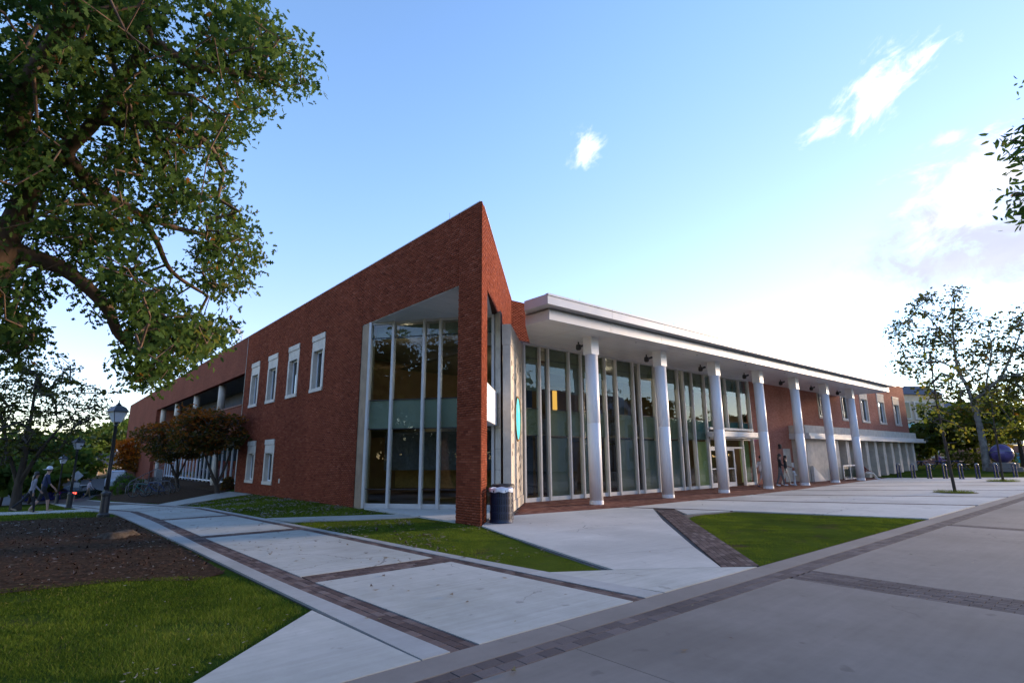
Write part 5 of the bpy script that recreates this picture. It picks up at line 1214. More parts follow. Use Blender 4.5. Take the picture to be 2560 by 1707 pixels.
# ------------------------------------------------------------------ litter bins
def slat_bin(loc, bag, label):
    t = thing('litter_bin', label, 'litter bin', loc, 'litter bins beside the pier'); x, y, z = loc; R = .30
    MB().lathe([(.31, 0), (.325, .02), (.31, .05)], 28, loc).build('base_ring', 'can_blue', t)
    MB().lathe([(.27, .03), (.28, .80), (.265, .80), (.255, .05)], 24, loc).build('inner_liner', 'rubber', t)
    sl = MB()
    n = 30; a = 2*math.pi/n
    wd = .021
    me = MB().obox((R-.004, -wd, .05), (.006, 0, 0), (0, 2*wd, 0), (0, 0, .80)).mesh('slat', 'can_blue')
    for k in range(n):
        o = bpy.data.objects.new('slat', me); COL.objects.link(o); o.parent = t; o.matrix_parent_inverse = Matrix.Translation(-Vector(loc)); o.location = loc; o.rotation_euler = (0, 0, k*a)
    for zz in (.05, .24, .43, .62, .80): MB().lathe([(.300, zz), (.308, zz), (.308, zz+.045), (.300, zz+.045)], 30, loc).build('hoop', 'can_blue', t)
    if bag:
        vs = []; n = 40
        for ring, (r, zz) in enumerate(((.318, .80), (.322, .86), (.312, .905), (.29, .90), (.25, .80))):
            for j in range(n): an = 2*math.pi*j/n; w_ = .012*math.sin(5*an+ring)+.010*math.sin(11*an); vs.append((x+(r+w_)*math.cos(an), y+(r+w_)*math.sin(an), z+zz+.014*math.sin(7*an+ring)))
        MB().add(vs, [(i*n+j, i*n+(j+1) % n, (i+1)*n+(j+1) % n, (i+1)*n+j) for i in range(4) for j in range(n)]).build('bin_bag', 'bag_plastic', t, True)
    else:
        MB().lathe([(.325, .85), (.335, .88), (.335, .94), (.30, .965), (.18, .965), (.18, .93)], 28, loc).build('lid', 'can_lid', t)
slat_bin((9.75, 11.95, .03), True, 'blue slatted litter bin with white bag folded over its rim')
slat_bin((10.28, 12.52, .03), False, 'blue slatted litter bin with dark lid, behind the bagged one')

# ------------------------------------------------------------------ bicycles, rack and handrail
def bicycle_proto(colmat):
    t = thing('bicycle', '', 'bicycle', group='bicycles parked by the path', world=False); R = .34
    for x in (-.52, .52):
        w_ = MB().torus((x, 0, R), R-.02, .022, (0, 1, 0), 26, 6).build('wheel', 'rubber', t, True)
        sp = MB().torus((x, 0, R), R-.05, .009, (0, 1, 0), 26, 5)
        for k in range(14): a = 2*math.pi*k/14; sp.tube([(x+.03*math.cos(a+.4), .02*(-1)**k, R+.03*math.sin(a+.4)), (x+(R-.05)*math.cos(a), 0, R+(R-.05)*math.sin(a))], .0025, 3)
        sp.tube([(x, -.05, R), (x, .05, R)], .022, 8).build('rim_and_spokes', 'rail_metal', w_)
    f = MB(); bb = (-.07, 0, .28); st = (-.22, 0, .80); hd = (.34, 0, .82); hb = (.38, 0, .66)
    for a, b, r in ((bb, st, .017), (st, hd, .016), (bb, hb, .02), (hd, hb, .02)): f.tube([a, b], r, 8)
    for s in (-1, 1): f.tube([bb, (-.52, .05*s, R)], .010, 6); f.tube([(-.20, .01*s, .74), (-.52, .05*s, R)], .009, 6); f.tube([hb, (.52, .05*s, R)], .012, 6)
    f.build('frame', colmat, t)
    MB().tube([(-.22, 0, .8), (-.245, 0, .92)], .013, 6).build('seat_post', 'rail_metal', t)
    MB().add([(-.37, -.08, .94), (-.37, .08, .94), (-.2, .055, .955), (-.08, .018, .94), (-.08, -.018, .94), (-.2, -.055, .955), (-.35, -.06, .90), (-.35, .06, .90), (-.1, .01, .91), (-.1, -.01, .91)], [(0, 5, 4, 3, 2, 1), (6, 7, 8, 9), (0, 1, 7, 6), (1, 2, 3, 8, 7), (3, 4, 9, 8), (4, 5, 0, 6, 9)]).build('saddle', 'rubber', t)
    h = MB().tube([(.34, 0, .82), (.32, 0, .95)], .014, 6).tube([(.22, -.28, 1.0), (.30, -.2, 1.0), (.34, 0, .96), (.30, .2, 1.0), (.22, .28, 1.0)], .012, 6); h.build('handlebar', 'rail_metal', t)
    for s in (-1, 1): MB().tube([(.13, s*.29, 1.0), (.23, s*.28, 1.0)], .017, 6).build('grip', 'rubber', t)
    MB().lathe([(.09, -.006), (.09, .006)], 18).v and None
    c = MB().torus((-.07, .045, .28), .085, .008, (0, 1, 0), 18, 4).tube([(-.07, -.07, .28), (-.07, .07, .28)], .012, 6).tube([(-.07, .07, .28), (.05, .08, .17)], .009, 5).tube([(-.07, -.07, .28), (-.19, -.08, .39)], .009, 5); c.build('crankset', 'rail_metal', t)
    for p in ((.05, .11, .17), (-.19, -.11, .39)): MB().box(p[0]-.045, p[0]+.045, p[1]-.04, p[1]+.04, p[2]-.01, p[2]+.01).build('pedal', 'rubber', t)
    MB().box(.44, .62, -.11, .11, .80, .98).build('basket', 'rail_metal', t) if colmat == 'bike_blue' else None
    return t
bk = [('bike_teal', (356, 1243), 2.75, 'teal bicycle, leftmost and nearest of the parked ones'), ('bike_blue', (386, 1241), 2.85, 'bright blue bicycle with a front basket in the parked row'), ('bike_navy', (372, 1236), 2.65, 'dark bicycle behind the teal one'), ('bike_silver', (398, 1238), 2.9, 'silver bicycle at the right end of the parked row'), ('bike_navy', (412, 1234), 2.7, 'dark bicycle farthest back, nearest the small tree trunk')]
for c, (x, y), rz, lb in bk:
    t = bicycle_proto(c); p = G(x, y); place(t, True, (p[0], p[1], p[2]+.02), rz, lb); t.rotation_euler = (random.uniform(-.08, .08), 0, rz)
for k, (x, y) in enumerate(((345, 1241), (378, 1240), (408, 1238))):
    p = G(x, y); o = MB().tube([(p[0]-.3, p[1]+.1, p[2]-.02), (p[0]-.3, p[1]+.1, p[2]+.75), (p[0]-.2, p[1]+.06, p[2]+.86), (p[0]+.2, p[1]-.06, p[2]+.86), (p[0]+.3, p[1]-.1, p[2]+.75), (p[0]+.3, p[1]-.1, p[2]-.02)], .025, 8).build('bike_hoop', 'rail_metal', None, True)
    tag(o, ['steel bike hoop beside the teal bicycle', 'steel bike hoop in the middle of the parked bicycles', 'steel bike hoop at the right end of the parked bicycles'][k], 'bike rack', 'steel bike hoops')
hr = thing('handrail', 'grey metal handrail sloping up behind the bicycles', 'handrail', tuple(G(318, 1240)))
a = G(318, 1240); d_ = np.array([3.6, 9.5, .25])
pts = [a+d_*f for f in np.linspace(0, 1, 7)]
MB().tube([tuple(a+np.array([0, 0, .0])), tuple(a+np.array([0, 0, .88])), tuple(a+np.array([.12, .3, .98]))]+[tuple(p+np.array([0, 0, 1.0+.9*f])) for p, f in zip(pts[1:], np.linspace(.16, 1, 6))], .028, 8).build('top_rail', 'rail_metal', hr, True)
for p, f in zip(pts[1:], np.linspace(.16, 1, 6)): MB().tube([(p[0], p[1], T(p[0], p[1])-.05), (p[0], p[1], p[2]+1.0+.9*f)], .022, 6).build('post', 'rail_metal', hr)
q = G(312, 1243); MB().tube([tuple(q), tuple(q+np.array([0, 0, .75])), tuple(q+np.array([.15, .35, .82])), tuple(q+np.array([.7, 1.9, .88])), tuple(q+np.array([.7, 1.9, -.05]))], .026, 8).build('end_loop', 'rail_metal', hr, True)
sc_ = thing('screen_panel', 'grey louvred metal screen at the end of the handrail', 'screen', (8.1, 55.0, -.4))
MB().box(8.0, 8.05, 54.0, 57.0, -.5, .95).build('panel', 'sign_back', sc_)
for k in range(14): MB().box(7.97, 8.0, 54.0+k*.21, 54.06+k*.21, -.5, .95).build('slat', 'rail_metal', sc_)

# ------------------------------------------------------------------ people
def person(label, loc, face, H=1.7, legs=((.35, .1), (-.35, .35)), arms=((-.3, .4), (.3, .4)), lean=.06, mats=None, hair='short', cap=None, seated=False, female=False, group=None, sleeve=True, short_pants=False, headturn=0.0):
    """one continuous skinned body; face = heading (radians); legs/arms = (swing, bend) for left and right"""
    k = H/1.7; J = []; E = []; R_ = []; reg = []
    def v(p, r, g): J.append(np.array(p, float)*k); R_.append((r[0]*k, r[1]*k) if isinstance(r, tuple) else (r*k, r*k)); reg.append(g); return len(J)-1
    def e(a, b): E.append((a, b)); return b
    hip = np.array([0, 0, .48 if seated else .93]); sl = math.sin(lean); cl = math.cos(lean)
    def up(z, x=0, y=0): return hip+np.array([sl*z+x*cl, y, cl*z-x*sl])
    sw = .165 if female else .19
    pel = v(hip, (.125, .10), 'hip'); wa = e(pel, v(up(.18), (.115, .085), 'torso')); ch = e(wa, v(up(.40), (.145, .10), 'torso')); nb = e(ch, v(up(.53), (.06, .055), 'neck')); ck = e(nb, v(up(.60, .01), (.058, .06), 'head'))
    hd = e(ck, v(up(.68, .02), (.075, .088), 'head')); tp = e(hd, v(up(.755, .01), (.055, .065), 'head'))
    e(hd, v(up(.66, .105), (.014, .018), 'head'))
    for s in (-1, 1): e(hd, v(up(.67, .0, s*.085), (.012, .02), 'head'))
    for s, (a1, bd) in zip((1, -1), arms):
        sh = e(ch, v(up(.46, 0, s*sw), .052, 'arm')); d1 = np.array([math.sin(a1), s*.10, -math.cos(a1)]); el = e(sh, v(J[sh]/k+d1*.29, .04, 'arm')); a2 = a1+bd; d2 = np.array([math.sin(a2), -s*.06, -math.cos(a2)])
        wr = e(el, v(J[el]/k+d2*.25, .027, 'fore')); pm = e(wr, v(J[wr]/k+d2*.075, (.036, .018), 'hand'))
        for q in range(4):
            o = (q-1.5)*.018; L = (.062, .075, .072, .055)[q]; lat = np.array([d2[2]*-1*0+o*.2, 0, 0])
            side = np.array([-d2[2], 0, d2[0]])*o; b0 = J[pm]/k+side; f1 = e(pm, v(b0+d2*.035, .0085, 'hand')); e(f1, v(b0+d2*(.035+L)+np.array([0, -s*.018, 0]), .007, 'hand'))
        th = e(wr, v(J[wr]/k+d2*.035+np.array([-d2[2], 0, d2[0]])*.032, .010, 'hand')); e(th, v(J[th]/k+d2*.04+np.array([0, -s*.012, 0]), .008, 'hand'))
    for s, (a1, bd) in zip((1, -1), legs):
        hj = e(pel, v(hip+np.array([0, s*.088, -.05]), .092, 'thigh')); d1 = np.array([math.sin(a1), s*.01, -math.cos(a1)]); kn = e(hj, v(J[hj]/k+d1*.42, .062, 'thigh')); a2 = a1-bd; d2 = np.array([math.sin(a2), 0, -math.cos(a2)])
        cf = e(kn, v(J[kn]/k+d2*.14, .055, 'shin')); an = e(cf, v(J[kn]/k+d2*.40, .036, 'shin')); fa = (a2*.5 if a2 < 0 else .0)
        fd = np.array([math.cos(fa), 0, math.sin(fa)]); hl = e(an, v(J[an]/k+np.array([-.02, 0, -.045]), .038, 'foot')); e(hl, v(J[hl]/k+fd*.12, (.04, .034), 'foot')); e(len(J)-1, v(J[hl]/k+fd*.20, (.036, .022), 'foot'))
    zmin = min(j[2]-.034*k for j in J); 
    me = bpy.data.meshes.new('body'); me.from_pydata([tuple(j) for j in J], E, []); o = bpy.data.objects.new('body_skin', me); COL.objects.link(o)
    md = o.modifiers.new('skin', 'SKIN'); md.use_smooth_shade = True
    for i, sv in enumerate(me.skin_vertices[0].data): sv.radius = R_[i]; sv.use_root = (i == 0)
    o.modifiers.new('sub', 'SUBSURF').levels = 1; o.modifiers['sub'].render_levels = 1
    dg = bpy.context.evaluated_depsgraph_get(); m2 = bpy.data.meshes.new_from_object(o.evaluated_get(dg)); bpy.data.objects.remove(o)
    mats = dict(dict(top='cloth_black', pants='cloth_black', shoe='cloth_white', skin='skin'), **(mats or {}))
    for nm in (mats['skin'], mats['top'], mats['pants'], mats['shoe']): m2.materials.append(MATS[nm])
    A_ = np.array([J[a] for a, b in E]); Bq = np.array([J[b] for a, b in E]); gr = [reg[b] for a, b in E]; rr_ = np.array([max(R_[b])*.5+max(R_[a])*.5 for a, b in E])
    mi = []
    for f in m2.polygons:
        c = np.array(f.center); ab = Bq-A_; t_ = np.clip(np.sum((c-A_)*ab, 1)/np.maximum(1e-9, np.sum(ab*ab, 1)), 0, 1); g = gr[int(np.argmin(np.linalg.norm(A_+ab*t_[:, None]-c, axis=1)-rr_))]
        mi.append({'head': 0, 'neck': 0, 'hand': 0, 'torso': 1, 'arm': 1, 'fore': 1 if sleeve else 0, 'hip': 2, 'thigh': 2, 'shin': 0 if short_pants else 2, 'foot': 3}[g])
    m2.polygons.foreach_set('material_index', mi); m2.polygons.foreach_set('use_smooth', [True]*len(mi))
    t = thing('person', label, 'person', (loc[0], loc[1], loc[2]-zmin), group, world=False); t.rotation_euler = (0, 0, face)
    obj('body', m2, t)
    hc = J[hd]; hm = MB()
    if hair:
        prof = [(.01, .118), (.06, .105), (.092, .06), (.098, .0), (.085, -.04)]
        mb = MB().lathe([(r*k, z*k) for r, z in prof[::-1]], 16, tuple(hc+np.array([-.022*k, 0, .012*k])))
        if hair == 'long':
            for yy in (-.06, -.03, 0, .03, .06): mb.tube([hc+np.array([-.05, yy, .03])*k, hc+np.array([-.095, yy*1.1, -.10])*k, hc+np.array([-.10, yy*1.2, -.26])*k, hc+np.array([-.09, yy, -.40])*k], [.04*k, .045*k, .04*k, .015*k], 7)
        mb.build('hair', 'hair_dark', t, True)
    if cap:
        MB().lathe([(.104*k, -.005*k), (.106*k, .05*k), (.085*k, .11*k), (.03*k, .135*k)], 18, tuple(hc+np.array([-.01*k, 0, .02*k]))).obox(hc+np.array([-.20*k, -.07*k, .02*k]), (.12*k, 0, .01*k), (0, .14*k, 0), (0, 0, .012*k)).build('cap', cap, t, True)
    ey = MB()
    for s in (-1, 1): ey.lathe([(.002*k, -.008*k), (.009*k, 0), (.002*k, .008*k)], 6, tuple(hc+np.array([.088*k, s*.032*k, .012*k])))
    ey.build('eyes', 'hair_dark', t); return t
HX = lambda dx, dy: math.atan2(dy, dx)
p = G(70, 1283); q = G(93, 1281)
person('walking woman in grey top and black leggings with one leg trailing', p, HX(.82, .15), 1.62, legs=((-.62, .2), (.25, .12)), arms=((.3, .4), (-.2, .3)), lean=.12, mats=dict(top='cloth_grey', pants='cloth_black', shoe='cloth_khaki'), hair='long', female=True, group='couple walking on the side path')
person('walking man in navy shirt, black shorts and pale backward cap', (q[0]+.1, q[1]+.75, T(q[0], q[1]+.75)), HX(.82, .15), 1.86, legs=((.45, .35), (-.3, .3)), arms=((-.25, .3), (.2, .5)), lean=.10, mats=dict(top='cloth_navy', pants='cloth_black', shoe='cloth_khaki'), hair='short', cap='cloth_white', sleeve=False, short_pants=True, group='couple walking on the side path')
p = G(1954, 1214.5, .03); q = G(1968, 1212.5, .03)
person('long-haired woman in black jacket, left of the two under the canopy', p, HX(.4, -.9), 1.74, legs=((.25, .1), (-.2, .15)), arms=((-.15, .3), (.3, 1.0)), mats=dict(top='cloth_black', pants='cloth_charcoal', shoe='cloth_white'), hair='long', female=True, group='women chatting under the canopy')
person('woman in black top and grey trousers, right of the two under the canopy', q, HX(.3, -.95), 1.66, legs=((.28, .1), (-.22, .2)), arms=((.1, 1.2), (-.2, .4)), mats=dict(top='cloth_black', pants='cloth_cream', shoe='cloth_white'), hair='long', female=True, group='women chatting under the canopy')
p = G(1926, 1219, .03)
person('person in pale top and shorts mostly hidden behind the fourth column', (p[0]+.42, p[1]+.62, .03), HX(.9, -.4), 1.7, legs=((.5, .2), (-.35, .3)), arms=((-.4, .5), (.4, .5)), mats=dict(top='cloth_white', pants='cloth_grey', shoe='cloth_navy'), sleeve=False, short_pants=True)
p = G(2176, 1198, .03)
person('person sitting on the ground in maroon top and cream trousers behind the last column', (p[0]+.1, p[1]+.25, .03), HX(.55, -.85), 1.7, legs=((1.75, 1.35), (1.55, .9)), arms=((.5, .5), (.7, .4)), lean=-.35, mats=dict(top='cloth_maroon', pants='cloth_cream', shoe='cloth_white'), seated=True)
hd_ = raydir(221, 1225); hd_ = hd_[:2]/np.linalg.norm(hd_[:2]); p = hd_*66
person('distant pedestrian in white shirt crossing near the parked cars', (p[0], p[1], T(*p)+.02), HX(1, .2), 1.75, legs=((.3, .1), (-.3, .3)), mats=dict(top='cloth_white', pants='cloth_khaki', shoe='cloth_black'))
hd_ = raydir(2380, 1160); hd_ = hd_[:2]/np.linalg.norm(hd_[:2]); pp = hd_*67
person('distant seated person in purple top at the blue tables', (pp[0], pp[1]+.9, .42), HX(.2, -1), 1.7, legs=((1.5, 1.5), (1.45, 1.5)), arms=((.6, .8), (.5, .8)), lean=.1, mats=dict(top='cloth_purple', pants='cloth_navy', shoe='cloth_black'), seated=True, hair='short')

# ------------------------------------------------------------------ cars
def car(label, px, dist, heading, colm, tail=False, van=False, zoff=0.0):
    q = raydir(px, 1215); q = q[:2]/np.linalg.norm(q[:2])*dist; t = thing('parked_car', label, 'car', (q[0], q[1], T(q[0], q[1])+.02+zoff), 'cars on the far street', world=False); t.rotation_euler = (0, 0, heading)
    top = 1.72 if van else 1.45
    side = [(-2.2, .32), (-2.25, .72), (-2.1, .92), (-1.75 if not van else -2.1, top-.12 if van else .95), (-1.2 if not van else -1.9, top), (.35 if not van else .7, top), (1.1 if not van else 1.3, .95), (2.0, .82), (2.2, .66), (2.22, .32)]
    if not van: side[3] = (-1.75, .97)
    n = len(side); vs = []
    for s in (-1, 1):
        for x, z in side: wd = .86 if z < 1.0 else .86-.22*(z-.95)/.5; vs.append((x, s*wd, z))
    MB().add(vs, [tuple(range(n)), tuple(range(2*n-1, n-1, -1))]+[((i+1) % n, i, n+i, n+(i+1) % n) for i in range(n)]).build('body', colm, t)
    g = MB()
    for s in (-1, 1):
        g.add([(side[3][0]+.2, s*.872, 1.0), (side[6][0]-.15, s*.872, 1.0), (side[5][0]-.05, s*.70, top-.08), (side[4][0]+.1, s*.70, top-.08)], [(0, 1, 2, 3) if s < 0 else (3, 2, 1, 0)])
    g.build('side_windows', 'car_glass', t)
    a_, b_ = side[6], side[5]
    MB().add([(a_[0]+.02, -.76, a_[1]+.04), (a_[0]+.02, .76, a_[1]+.04), (b_[0]+.05, .66, b_[1]-.05), (b_[0]+.05, -.66, b_[1]-.05)], [(0, 1, 2, 3)]).build('windscreen', 'car_glass', t)
    a_, b_ = side[3], side[4]
    MB().add([(a_[0]-.02, .76, a_[1]+.04), (a_[0]-.02, -.76, a_[1]+.04), (b_[0]-.06, -.66, b_[1]-.05), (b_[0]-.06, .66, b_[1]-.05)], [(0, 1, 2, 3)]).build('rear_window', 'car_glass', t)
    for x in (-1.35, 1.38):
        for s in (-1, 1):
            w_ = MB().tube([(x, s*.70, .32), (x, s*.89, .32)], .32, 18).build('wheel', 'rubber', t); MB().tube([(x, s*.88, .32), (x, s*.895, .32)], .19, 14).build('rim', 'steel', w_)
    for s in (-1, 1):
        MB().box(2.17, 2.24, s*.62-.16, s*.62+.16, .62, .74).build('headlight', 'bag_plastic', t)
        MB().box(-2.27, -2.2, s*.64-.15, s*.64+.15, .74, .90).build('tail_light', 'lit_red' if tail else 'cloth_maroon', t)
    return t
car('blue car parked on the far street behind the lamp posts', 136, 67, .15, 'car_blue'); car('pale grey-blue car beyond the blue one', 166, 78, 1.2, 'car_pale'); car('dark car with lit red tail lights on the far street', 203, 68, 1.05, 'car_dark', True); car('white vehicle half hidden behind the clipped bushes', 290, 68, 1.45, 'car_white', van=True)
car('teal car far off beyond the lawn at the right edge', 2552, 95, .6, 'car_teal', zoff=.3)
# sign seen from behind
q = raydir(190, 1212); q = q[:2]/np.linalg.norm(q[:2])*60; z = T(*q); sg = thing('street_sign', 'grey back of a diamond street sign on a post', 'sign', (q[0], q[1], z))
MB().tube([(q[0], q[1], z), (q[0], q[1], z+2.5)], .035, 6).build('post', 'steel', sg)
c = np.array([q[0], q[1]-.05, z+2.2]); u = np.array([1.0, 0, 0]); vs = [c+u*.42, c+np.array([0, 0, .42]), c-u*.42, c-np.array([0, 0, .42])]
MB().add(vs+[v_+np.array([0, .02, 0]) for v_ in vs], [(0, 1, 2, 3), (7, 6, 5, 4)]+[(i, 4+i, 4+(i+1) % 4, (i+1) % 4) for i in range(4)]).build('diamond_plate', 'sign_back', sg); MB().box(c[0]-.22, c[0]+.22, c[1], c[1]+.02, z+1.25, z+1.65).build('lower_plate', 'sign_back', sg)
# low house beyond the street on the left
q = raydir(222, 1190); q = q[:2]/np.linalg.norm(q[:2])*100; z = T(*q); hs = thing('low_house', 'low house with dark roof beyond the far street', 'house', (q[0], q[1], z))
x, y = q; MB().box(x-8, x+6, y, y+8, z, z+2.6).build('wall', 'cream_wall', hs)
rf = MB().add([(x-8.5, y-.5, z+2.6), (x+6.5, y-.5, z+2.6), (x+6.5, y+8.5, z+2.6), (x-8.5, y+8.5, z+2.6), (x-8.5, y+4, z+4.2), (x+6.5, y+4, z+4.2)], [(0, 1, 5, 4), (2, 3, 4, 5), (1, 2, 5), (3, 0, 4), (3, 2, 1, 0)]).build('roof', 'roof_slate', hs); MB().box(x+3.0, x+4.2, y+2, y+3, z+2.7, z+4.9).build('chimney', 'house_white', rf)
for k in range(4):
    wn = MB().box(x-6.8+k*3.2, x-5.4+k*3.2, y-.04, y-.004, z+.9, z+2.1).build('window', 'white_paint', hs); MB().box(x-6.65+k*3.2, x-5.55+k*3.2, y-.06, y-.041, z+1.0, z+2.0).build('pane', 'car_glass', wn)

# ------------------------------------------------------------------ right side: hoops, tables, ball, far building
BH = [(2249, 1194), (2285, 1195), (2325, 1196), (2365, 1196), (2405, 1197), (2447, 1196), (2493, 1194), (2540, 1193)]
hp = None
nth = ['leftmost', 'second', 'third', 'fourth', 'fifth', 'sixth', 'seventh', 'rightmost']
for k, (x, y) in enumerate(BH):
    p = G(x, y, .02); rz = math.atan2(p[1], p[0])
    if hp is None:
        hp = thing('hoop_bollard', '', 'bollard', group='hoop bollards along the lawn edge', world=False)
        for s in (-1, 1): MB().lathe([(.075, 0), (.075, .06), (.05, .07), (.05, .93), (.03, .98)], 12, (.01*s, .085*s, 0)).build('leg', 'bike_navy', hp)
        MB().tube([(-.01, -.085, .93), (-.008, -.06, 1.0), (0, 0, 1.03), (.008, .06, 1.0), (.01, .085, .93)], .052, 8).build('hoop_top', 'steel', hp, True)
        place(hp, True, tuple(p), rz, f'{nth[k]} of the dark hoop bollards along the lawn edge')
    else: place(hp, False, tuple(p), rz, f'{nth[k]} of the dark hoop bollards along the lawn edge' if k in (0, 7) else f'{nth[k]} from the left of the dark hoop bollards along the lawn edge')
for k, (px, d) in enumerate(((2305, 66), (2350, 68), (2392, 67.5))):
    q = raydir(px, 1160); x, y = q[:2]/np.linalg.norm(q[:2])*d; t = thing('picnic_table', ['blue picnic table nearest the corner of the brick wing', 'blue picnic table in the middle of the far row', 'blue picnic table beside the seated person in purple'][k], 'table', (x, y, .35), 'blue tables beyond the lawn')
    MB().box(x-.9, x+.9, y-.4, y+.4, 1.07, 1.12).build('table_top', 'furniture_blue', t)
    for s in (-1, 1): MB().box(x-.9, x+.9, y+s*.72-.14, y+s*.72+.14, .78, .82).build('bench_seat', 'furniture_blue', t); MB().tube([(x+s*.6, y-.75, .3), (x+s*.6, y-.15, 1.07)], .04, 6).tube([(x+s*.6, y+.75, .3), (x+s*.6, y+.15, 1.07)], .04, 6).build('leg', 'furniture_blue', t)
q = raydir(2507, 1150); x, y = q[:2]/np.linalg.norm(q[:2])*66; t = thing('ball_sculpture', 'glossy purple ball sculpture on a stone plinth at the right edge', 'sculpture', (x, y, .3))
MB().lathe([(1.3, -.1), (1.3, .25), (1.05, .3), (1.05, .62), (.5, .7)], 28, (x, y, .3)).build('plinth', 'concrete_road', t)
MB().lathe([(max(.02, .84*math.sin(a)), 1.44-.84*math.cos(a)) for a in np.linspace(0.05, math.pi-.02, 18)], 32, (x, y, .3)).build('ball', 'sculpture_purple', t, True)
MB().torus((x, y, 1.74), .85, .03, (.3, .1, 1), 36, 6).build('ball_band', 'steel', t, True)
# far stone building behind the wing
q = raydir(2300, 1140); d2 = q[:2]/np.linalg.norm(q[:2]); fb = d2*98; x, y = fb; ft = thing('far_building', 'far cream stone building with slate mansard behind the brick wing', 'building', (x, y, 0))
an = -.52; U2 = np.array([math.cos(an), math.sin(an)]); N2 = np.array([U2[1], -U2[0]]); o2 = fb-U2*3.5
def fbox(nm, mt, u0, u1, n0, n1, z0, z1, par=None): 
    a = o2+U2*u0+N2*n0; return MB().obox((*a, z0), (*(U2*(u1-u0)), 0), (*(-N2*(n0-n1)), 0), (0, 0, z1-z0)).build(nm, mt, par or ft)
fbox('wall', 'cream_wall', 0, 9, 0, -10, 6.0, 10.2); fbox('lower_wall', 'far_brick', -1, 9, 0.2, -10, 0, 5.9); fbox('wing_wall', 'cream_wall', 9.1, 24, -1.5, -12, 3.0, 8.2); fbox('wing_base', 'far_brick', 9.1, 24, -1.4, -12, 0, 2.95)
rfm = MB(); a = [o2+U2*u+N2*n for u, n in ((-1.2, .3), (9.2, .3), (9.2, -10.2), (-1.2, -10.2))]; b = [o2+U2*u+N2*n for u, n in ((.5, -1.2), (7.6, -1.2), (7.6, -8.5), (.5, -8.5))]
rfm.add([(*p, 10.21) for p in a]+[(*p, 11.6) for p in b], [(3, 2, 1, 0), (4, 5, 6, 7)]+[(i, (i+1) % 4, 4+(i+1) % 4, 4+i) for i in range(4)]).build('mansard_roof', 'roof_slate', ft)
rfm = MB(); a = [o2+U2*u+N2*n for u, n in ((9.05, -1.2), (24.3, -1.2), (24.3, -12.2), (9.05, -12.2))]; b = [o2+U2*u+N2*n for u, n in ((10, -3), (22.5, -3), (22.5, -10.5), (10, -10.5))]
rfm.add([(*p, 8.21) for p in a]+[(*p, 9.5) for p in b], [(3, 2, 1, 0), (4, 5, 6, 7)]+[(i, (i+1) % 4, 4+(i+1) % 4, 4+i) for i in range(4)]).build('wing_roof', 'roof_slate', ft)
for z0 in (6.6, 1.2):
    for k in range(3):
        wn = fbox('window', 'limestone', .9+k*2.7, 2.9+k*2.7, .32, 0.02 if z0 > 6 else .22, z0, z0+2.6); fbox('pane', 'car_glass', 1.1+k*2.7, 2.7+k*2.7, .35, .321, z0+.2, z0+2.4, wn)
for k in range(6): wn = fbox('window', 'limestone', 10+k*2.3, 11.3+k*2.3, -1.3, -1.48, 5.4, 7.4); fbox('pane', 'car_glass', 10.15+k*2.3, 11.15+k*2.3, -1.27, -1.299, 5.55, 7.25, wn)
bw = fbox('bay_window', 'car_teal', 0.5, 6.5, 1.4, .21, 3.6, 6.0)
for k in range(5): fbox('bay_mullion', 'roof_slate', .5+k*1.45, .62+k*1.45, 1.45, 1.401, 3.6, 6.0, bw)
# standpipe beside the fifth column
p = G(1988, 1213, .03); t = thing('standpipe', 'short grey standpipe beside the fifth column', 'standpipe', tuple(p))
MB().lathe([(.10, 0), (.10, .04), (.06, .06), (.06, .62), (.085, .64), (.085, .78), (.03, .84)], 14, tuple(p)).build('pipe', 'sign_back', t, True)
for s in (-1, 1): MB().tube([(p[0], p[1], p[2]+.58), (p[0]+s*.14, p[1]-.08, p[2]+.6)], .045, 10).build('outlet', 'sign_back', t)

# ------------------------------------------------------------------ across the road (seen mirrored in the glass)
HXc, HYc = 57.0, -15.0
hs = thing('portico_house', 'pale house with white columned porch across the road, mirrored in the glass', 'house', (HXc, HYc, 0))
MB().box(HXc-9, HXc+9, HYc-10, HYc, 0, 7.0).build('wall', 'house_white', hs)
rf = MB().add([(HXc-9.6, HYc-10.5, 7.0), (HXc+9.6, HYc-10.5, 7.0), (HXc+9.6, HYc+.6, 7.0), (HXc-9.6, HYc+.6, 7.0), (HXc-9.6, HYc-5, 10.6), (HXc+9.6, HYc-5, 10.6)], [(3, 2, 5, 4), (1, 0, 4, 5), (2, 1, 5), (0, 3, 4), (0, 1, 2, 3)]).build('roof', 'roof_slate', hs)
MB().add([(HXc-3.5, HYc+3, 6.4), (HXc+3.5, HYc+3, 6.4), (HXc, HYc+3, 9.2), (HXc-3.5, HYc, 6.4), (HXc+3.5, HYc, 6.4), (HXc, HYc, 9.2)], [(1, 0, 2), (3, 4, 5), (0, 1, 4, 3), (4, 1, 2, 5), (5, 2, 0, 3)]).build('gable', 'house_white', hs)
for x in (-3.1, -1.0, 1.0, 3.1): MB().lathe([(.3, 0), (.26, .2), (.22, 6.1), (.32, 6.4)], 16, (HXc+x, HYc+2.6, 0)).build('porch_column', 'white_paint', hs, True)
for zz in (1, 4.2):
    for x in (-8, -5.4, 4.2, 6.8): wn = MB().box(HXc+x, HXc+x+1.3, HYc+.03, HYc+.1, zz, zz+1.9).build('window', 'white_paint', hs); MB().box(HXc+x+.1, HXc+x+1.2, HYc+.12, HYc+.13, zz+.1, zz+1.8).build('pane', 'car_glass', wn)
mb = MB(); n = 14; ar = [(HXc+1.0*math.cos(math.pi*j/n), HYc+3.06, 7.0+1.0*math.sin(math.pi*j/n)) for j in range(n+1)]
mb.add(ar, [tuple(range(n+1))]).build('arched_window', 'car_glass', hs)
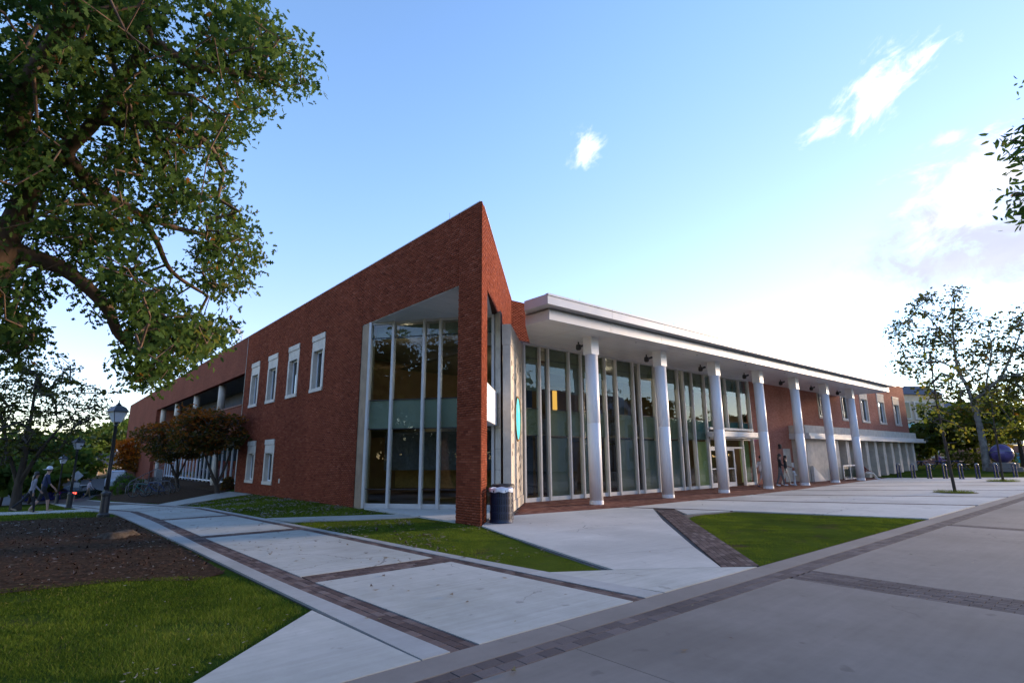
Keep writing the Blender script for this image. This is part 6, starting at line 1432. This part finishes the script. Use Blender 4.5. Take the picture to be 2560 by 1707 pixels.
RT = [(34, -17, 13, 5.5, 'tree across the road left of the portico house, seen only in the glass'), (43, -22, 14, 5.5, 'tall tree behind the left side of the portico house, seen only in the glass'), (70, -20, 11, 5, 'tree right of the portico house, seen only in the glass'), (22, -19, 13, 5.5, 'tree opposite the corner pier across the road, seen only in the glass'), (86, -28, 10, 5.5, 'farthest tree across the road, seen only in the glass'),
      (-27, 3, 15, 6.5, 'tree beyond the left lawn nearest the road, seen only in the corner glass'), (-31, 12, 16, 6.5, 'tall tree beyond the left lawn, seen only in the corner glass'), (-25, 22, 14, 6, 'tree beyond the left lawn behind the shade tree, seen only in the corner glass'), (-34, -7, 15, 6.5, 'tree at the bend of the road on the left, seen only in the corner glass'), (-22, -16, 15, 6, 'tree behind the viewer, seen only in the glass'),
      (90, -13, 8.5, 4.4, 'first of the unseen trees added at the right to block the low sun'), (86, -38, 9, 4.6, 'third of the unseen trees added at the right to block the low sun'), (95, -26, 8.5, 4.6, 'second of the unseen trees added at the right to block the low sun')]  # unseen row on the right, added to keep low sun off the ground
for x, y, h, rw, lb in RT: simple_tree(x, y, h, rw, 'leaf_dark', lb, group='trees across the road', z=0 if x > 0 else None, n=150, per=30, size=.75, trunk_h=.10)
for k, (hx_, y0_, y1_) in enumerate(((-21, -14, 32), )):  # added hedge, unseen directly: blocks the bright horizon mirrored in the corner glass
    n = 900; P = np.stack([hx_+RNG.uniform(-1, 1, n)*1.0, RNG.uniform(y0_, y1_, n), RNG.uniform(.1, 4.2, n)], -1); P[:, 2] += Tn(P[:, 0], P[:, 1])
    t = thing('hedge', 'tall hedge added beyond the left lawn to darken the corner glass reflection', 'hedge', (hx_, 9, 0)); obj('foliage', leaf_mesh('foliage', P, 14, (.35, .35, .3), .5, 'clump', 'leaf_dark', 0), t)
    mb = MB()
    for q_ in range(20): mb.tube([(hx_, y0_+1+q_*2.2, -.6), (hx_+.1, y0_+1+q_*2.2, 3.4)], [.07, .03], 5)
    mb.build('stem', 'bark_dark', t)
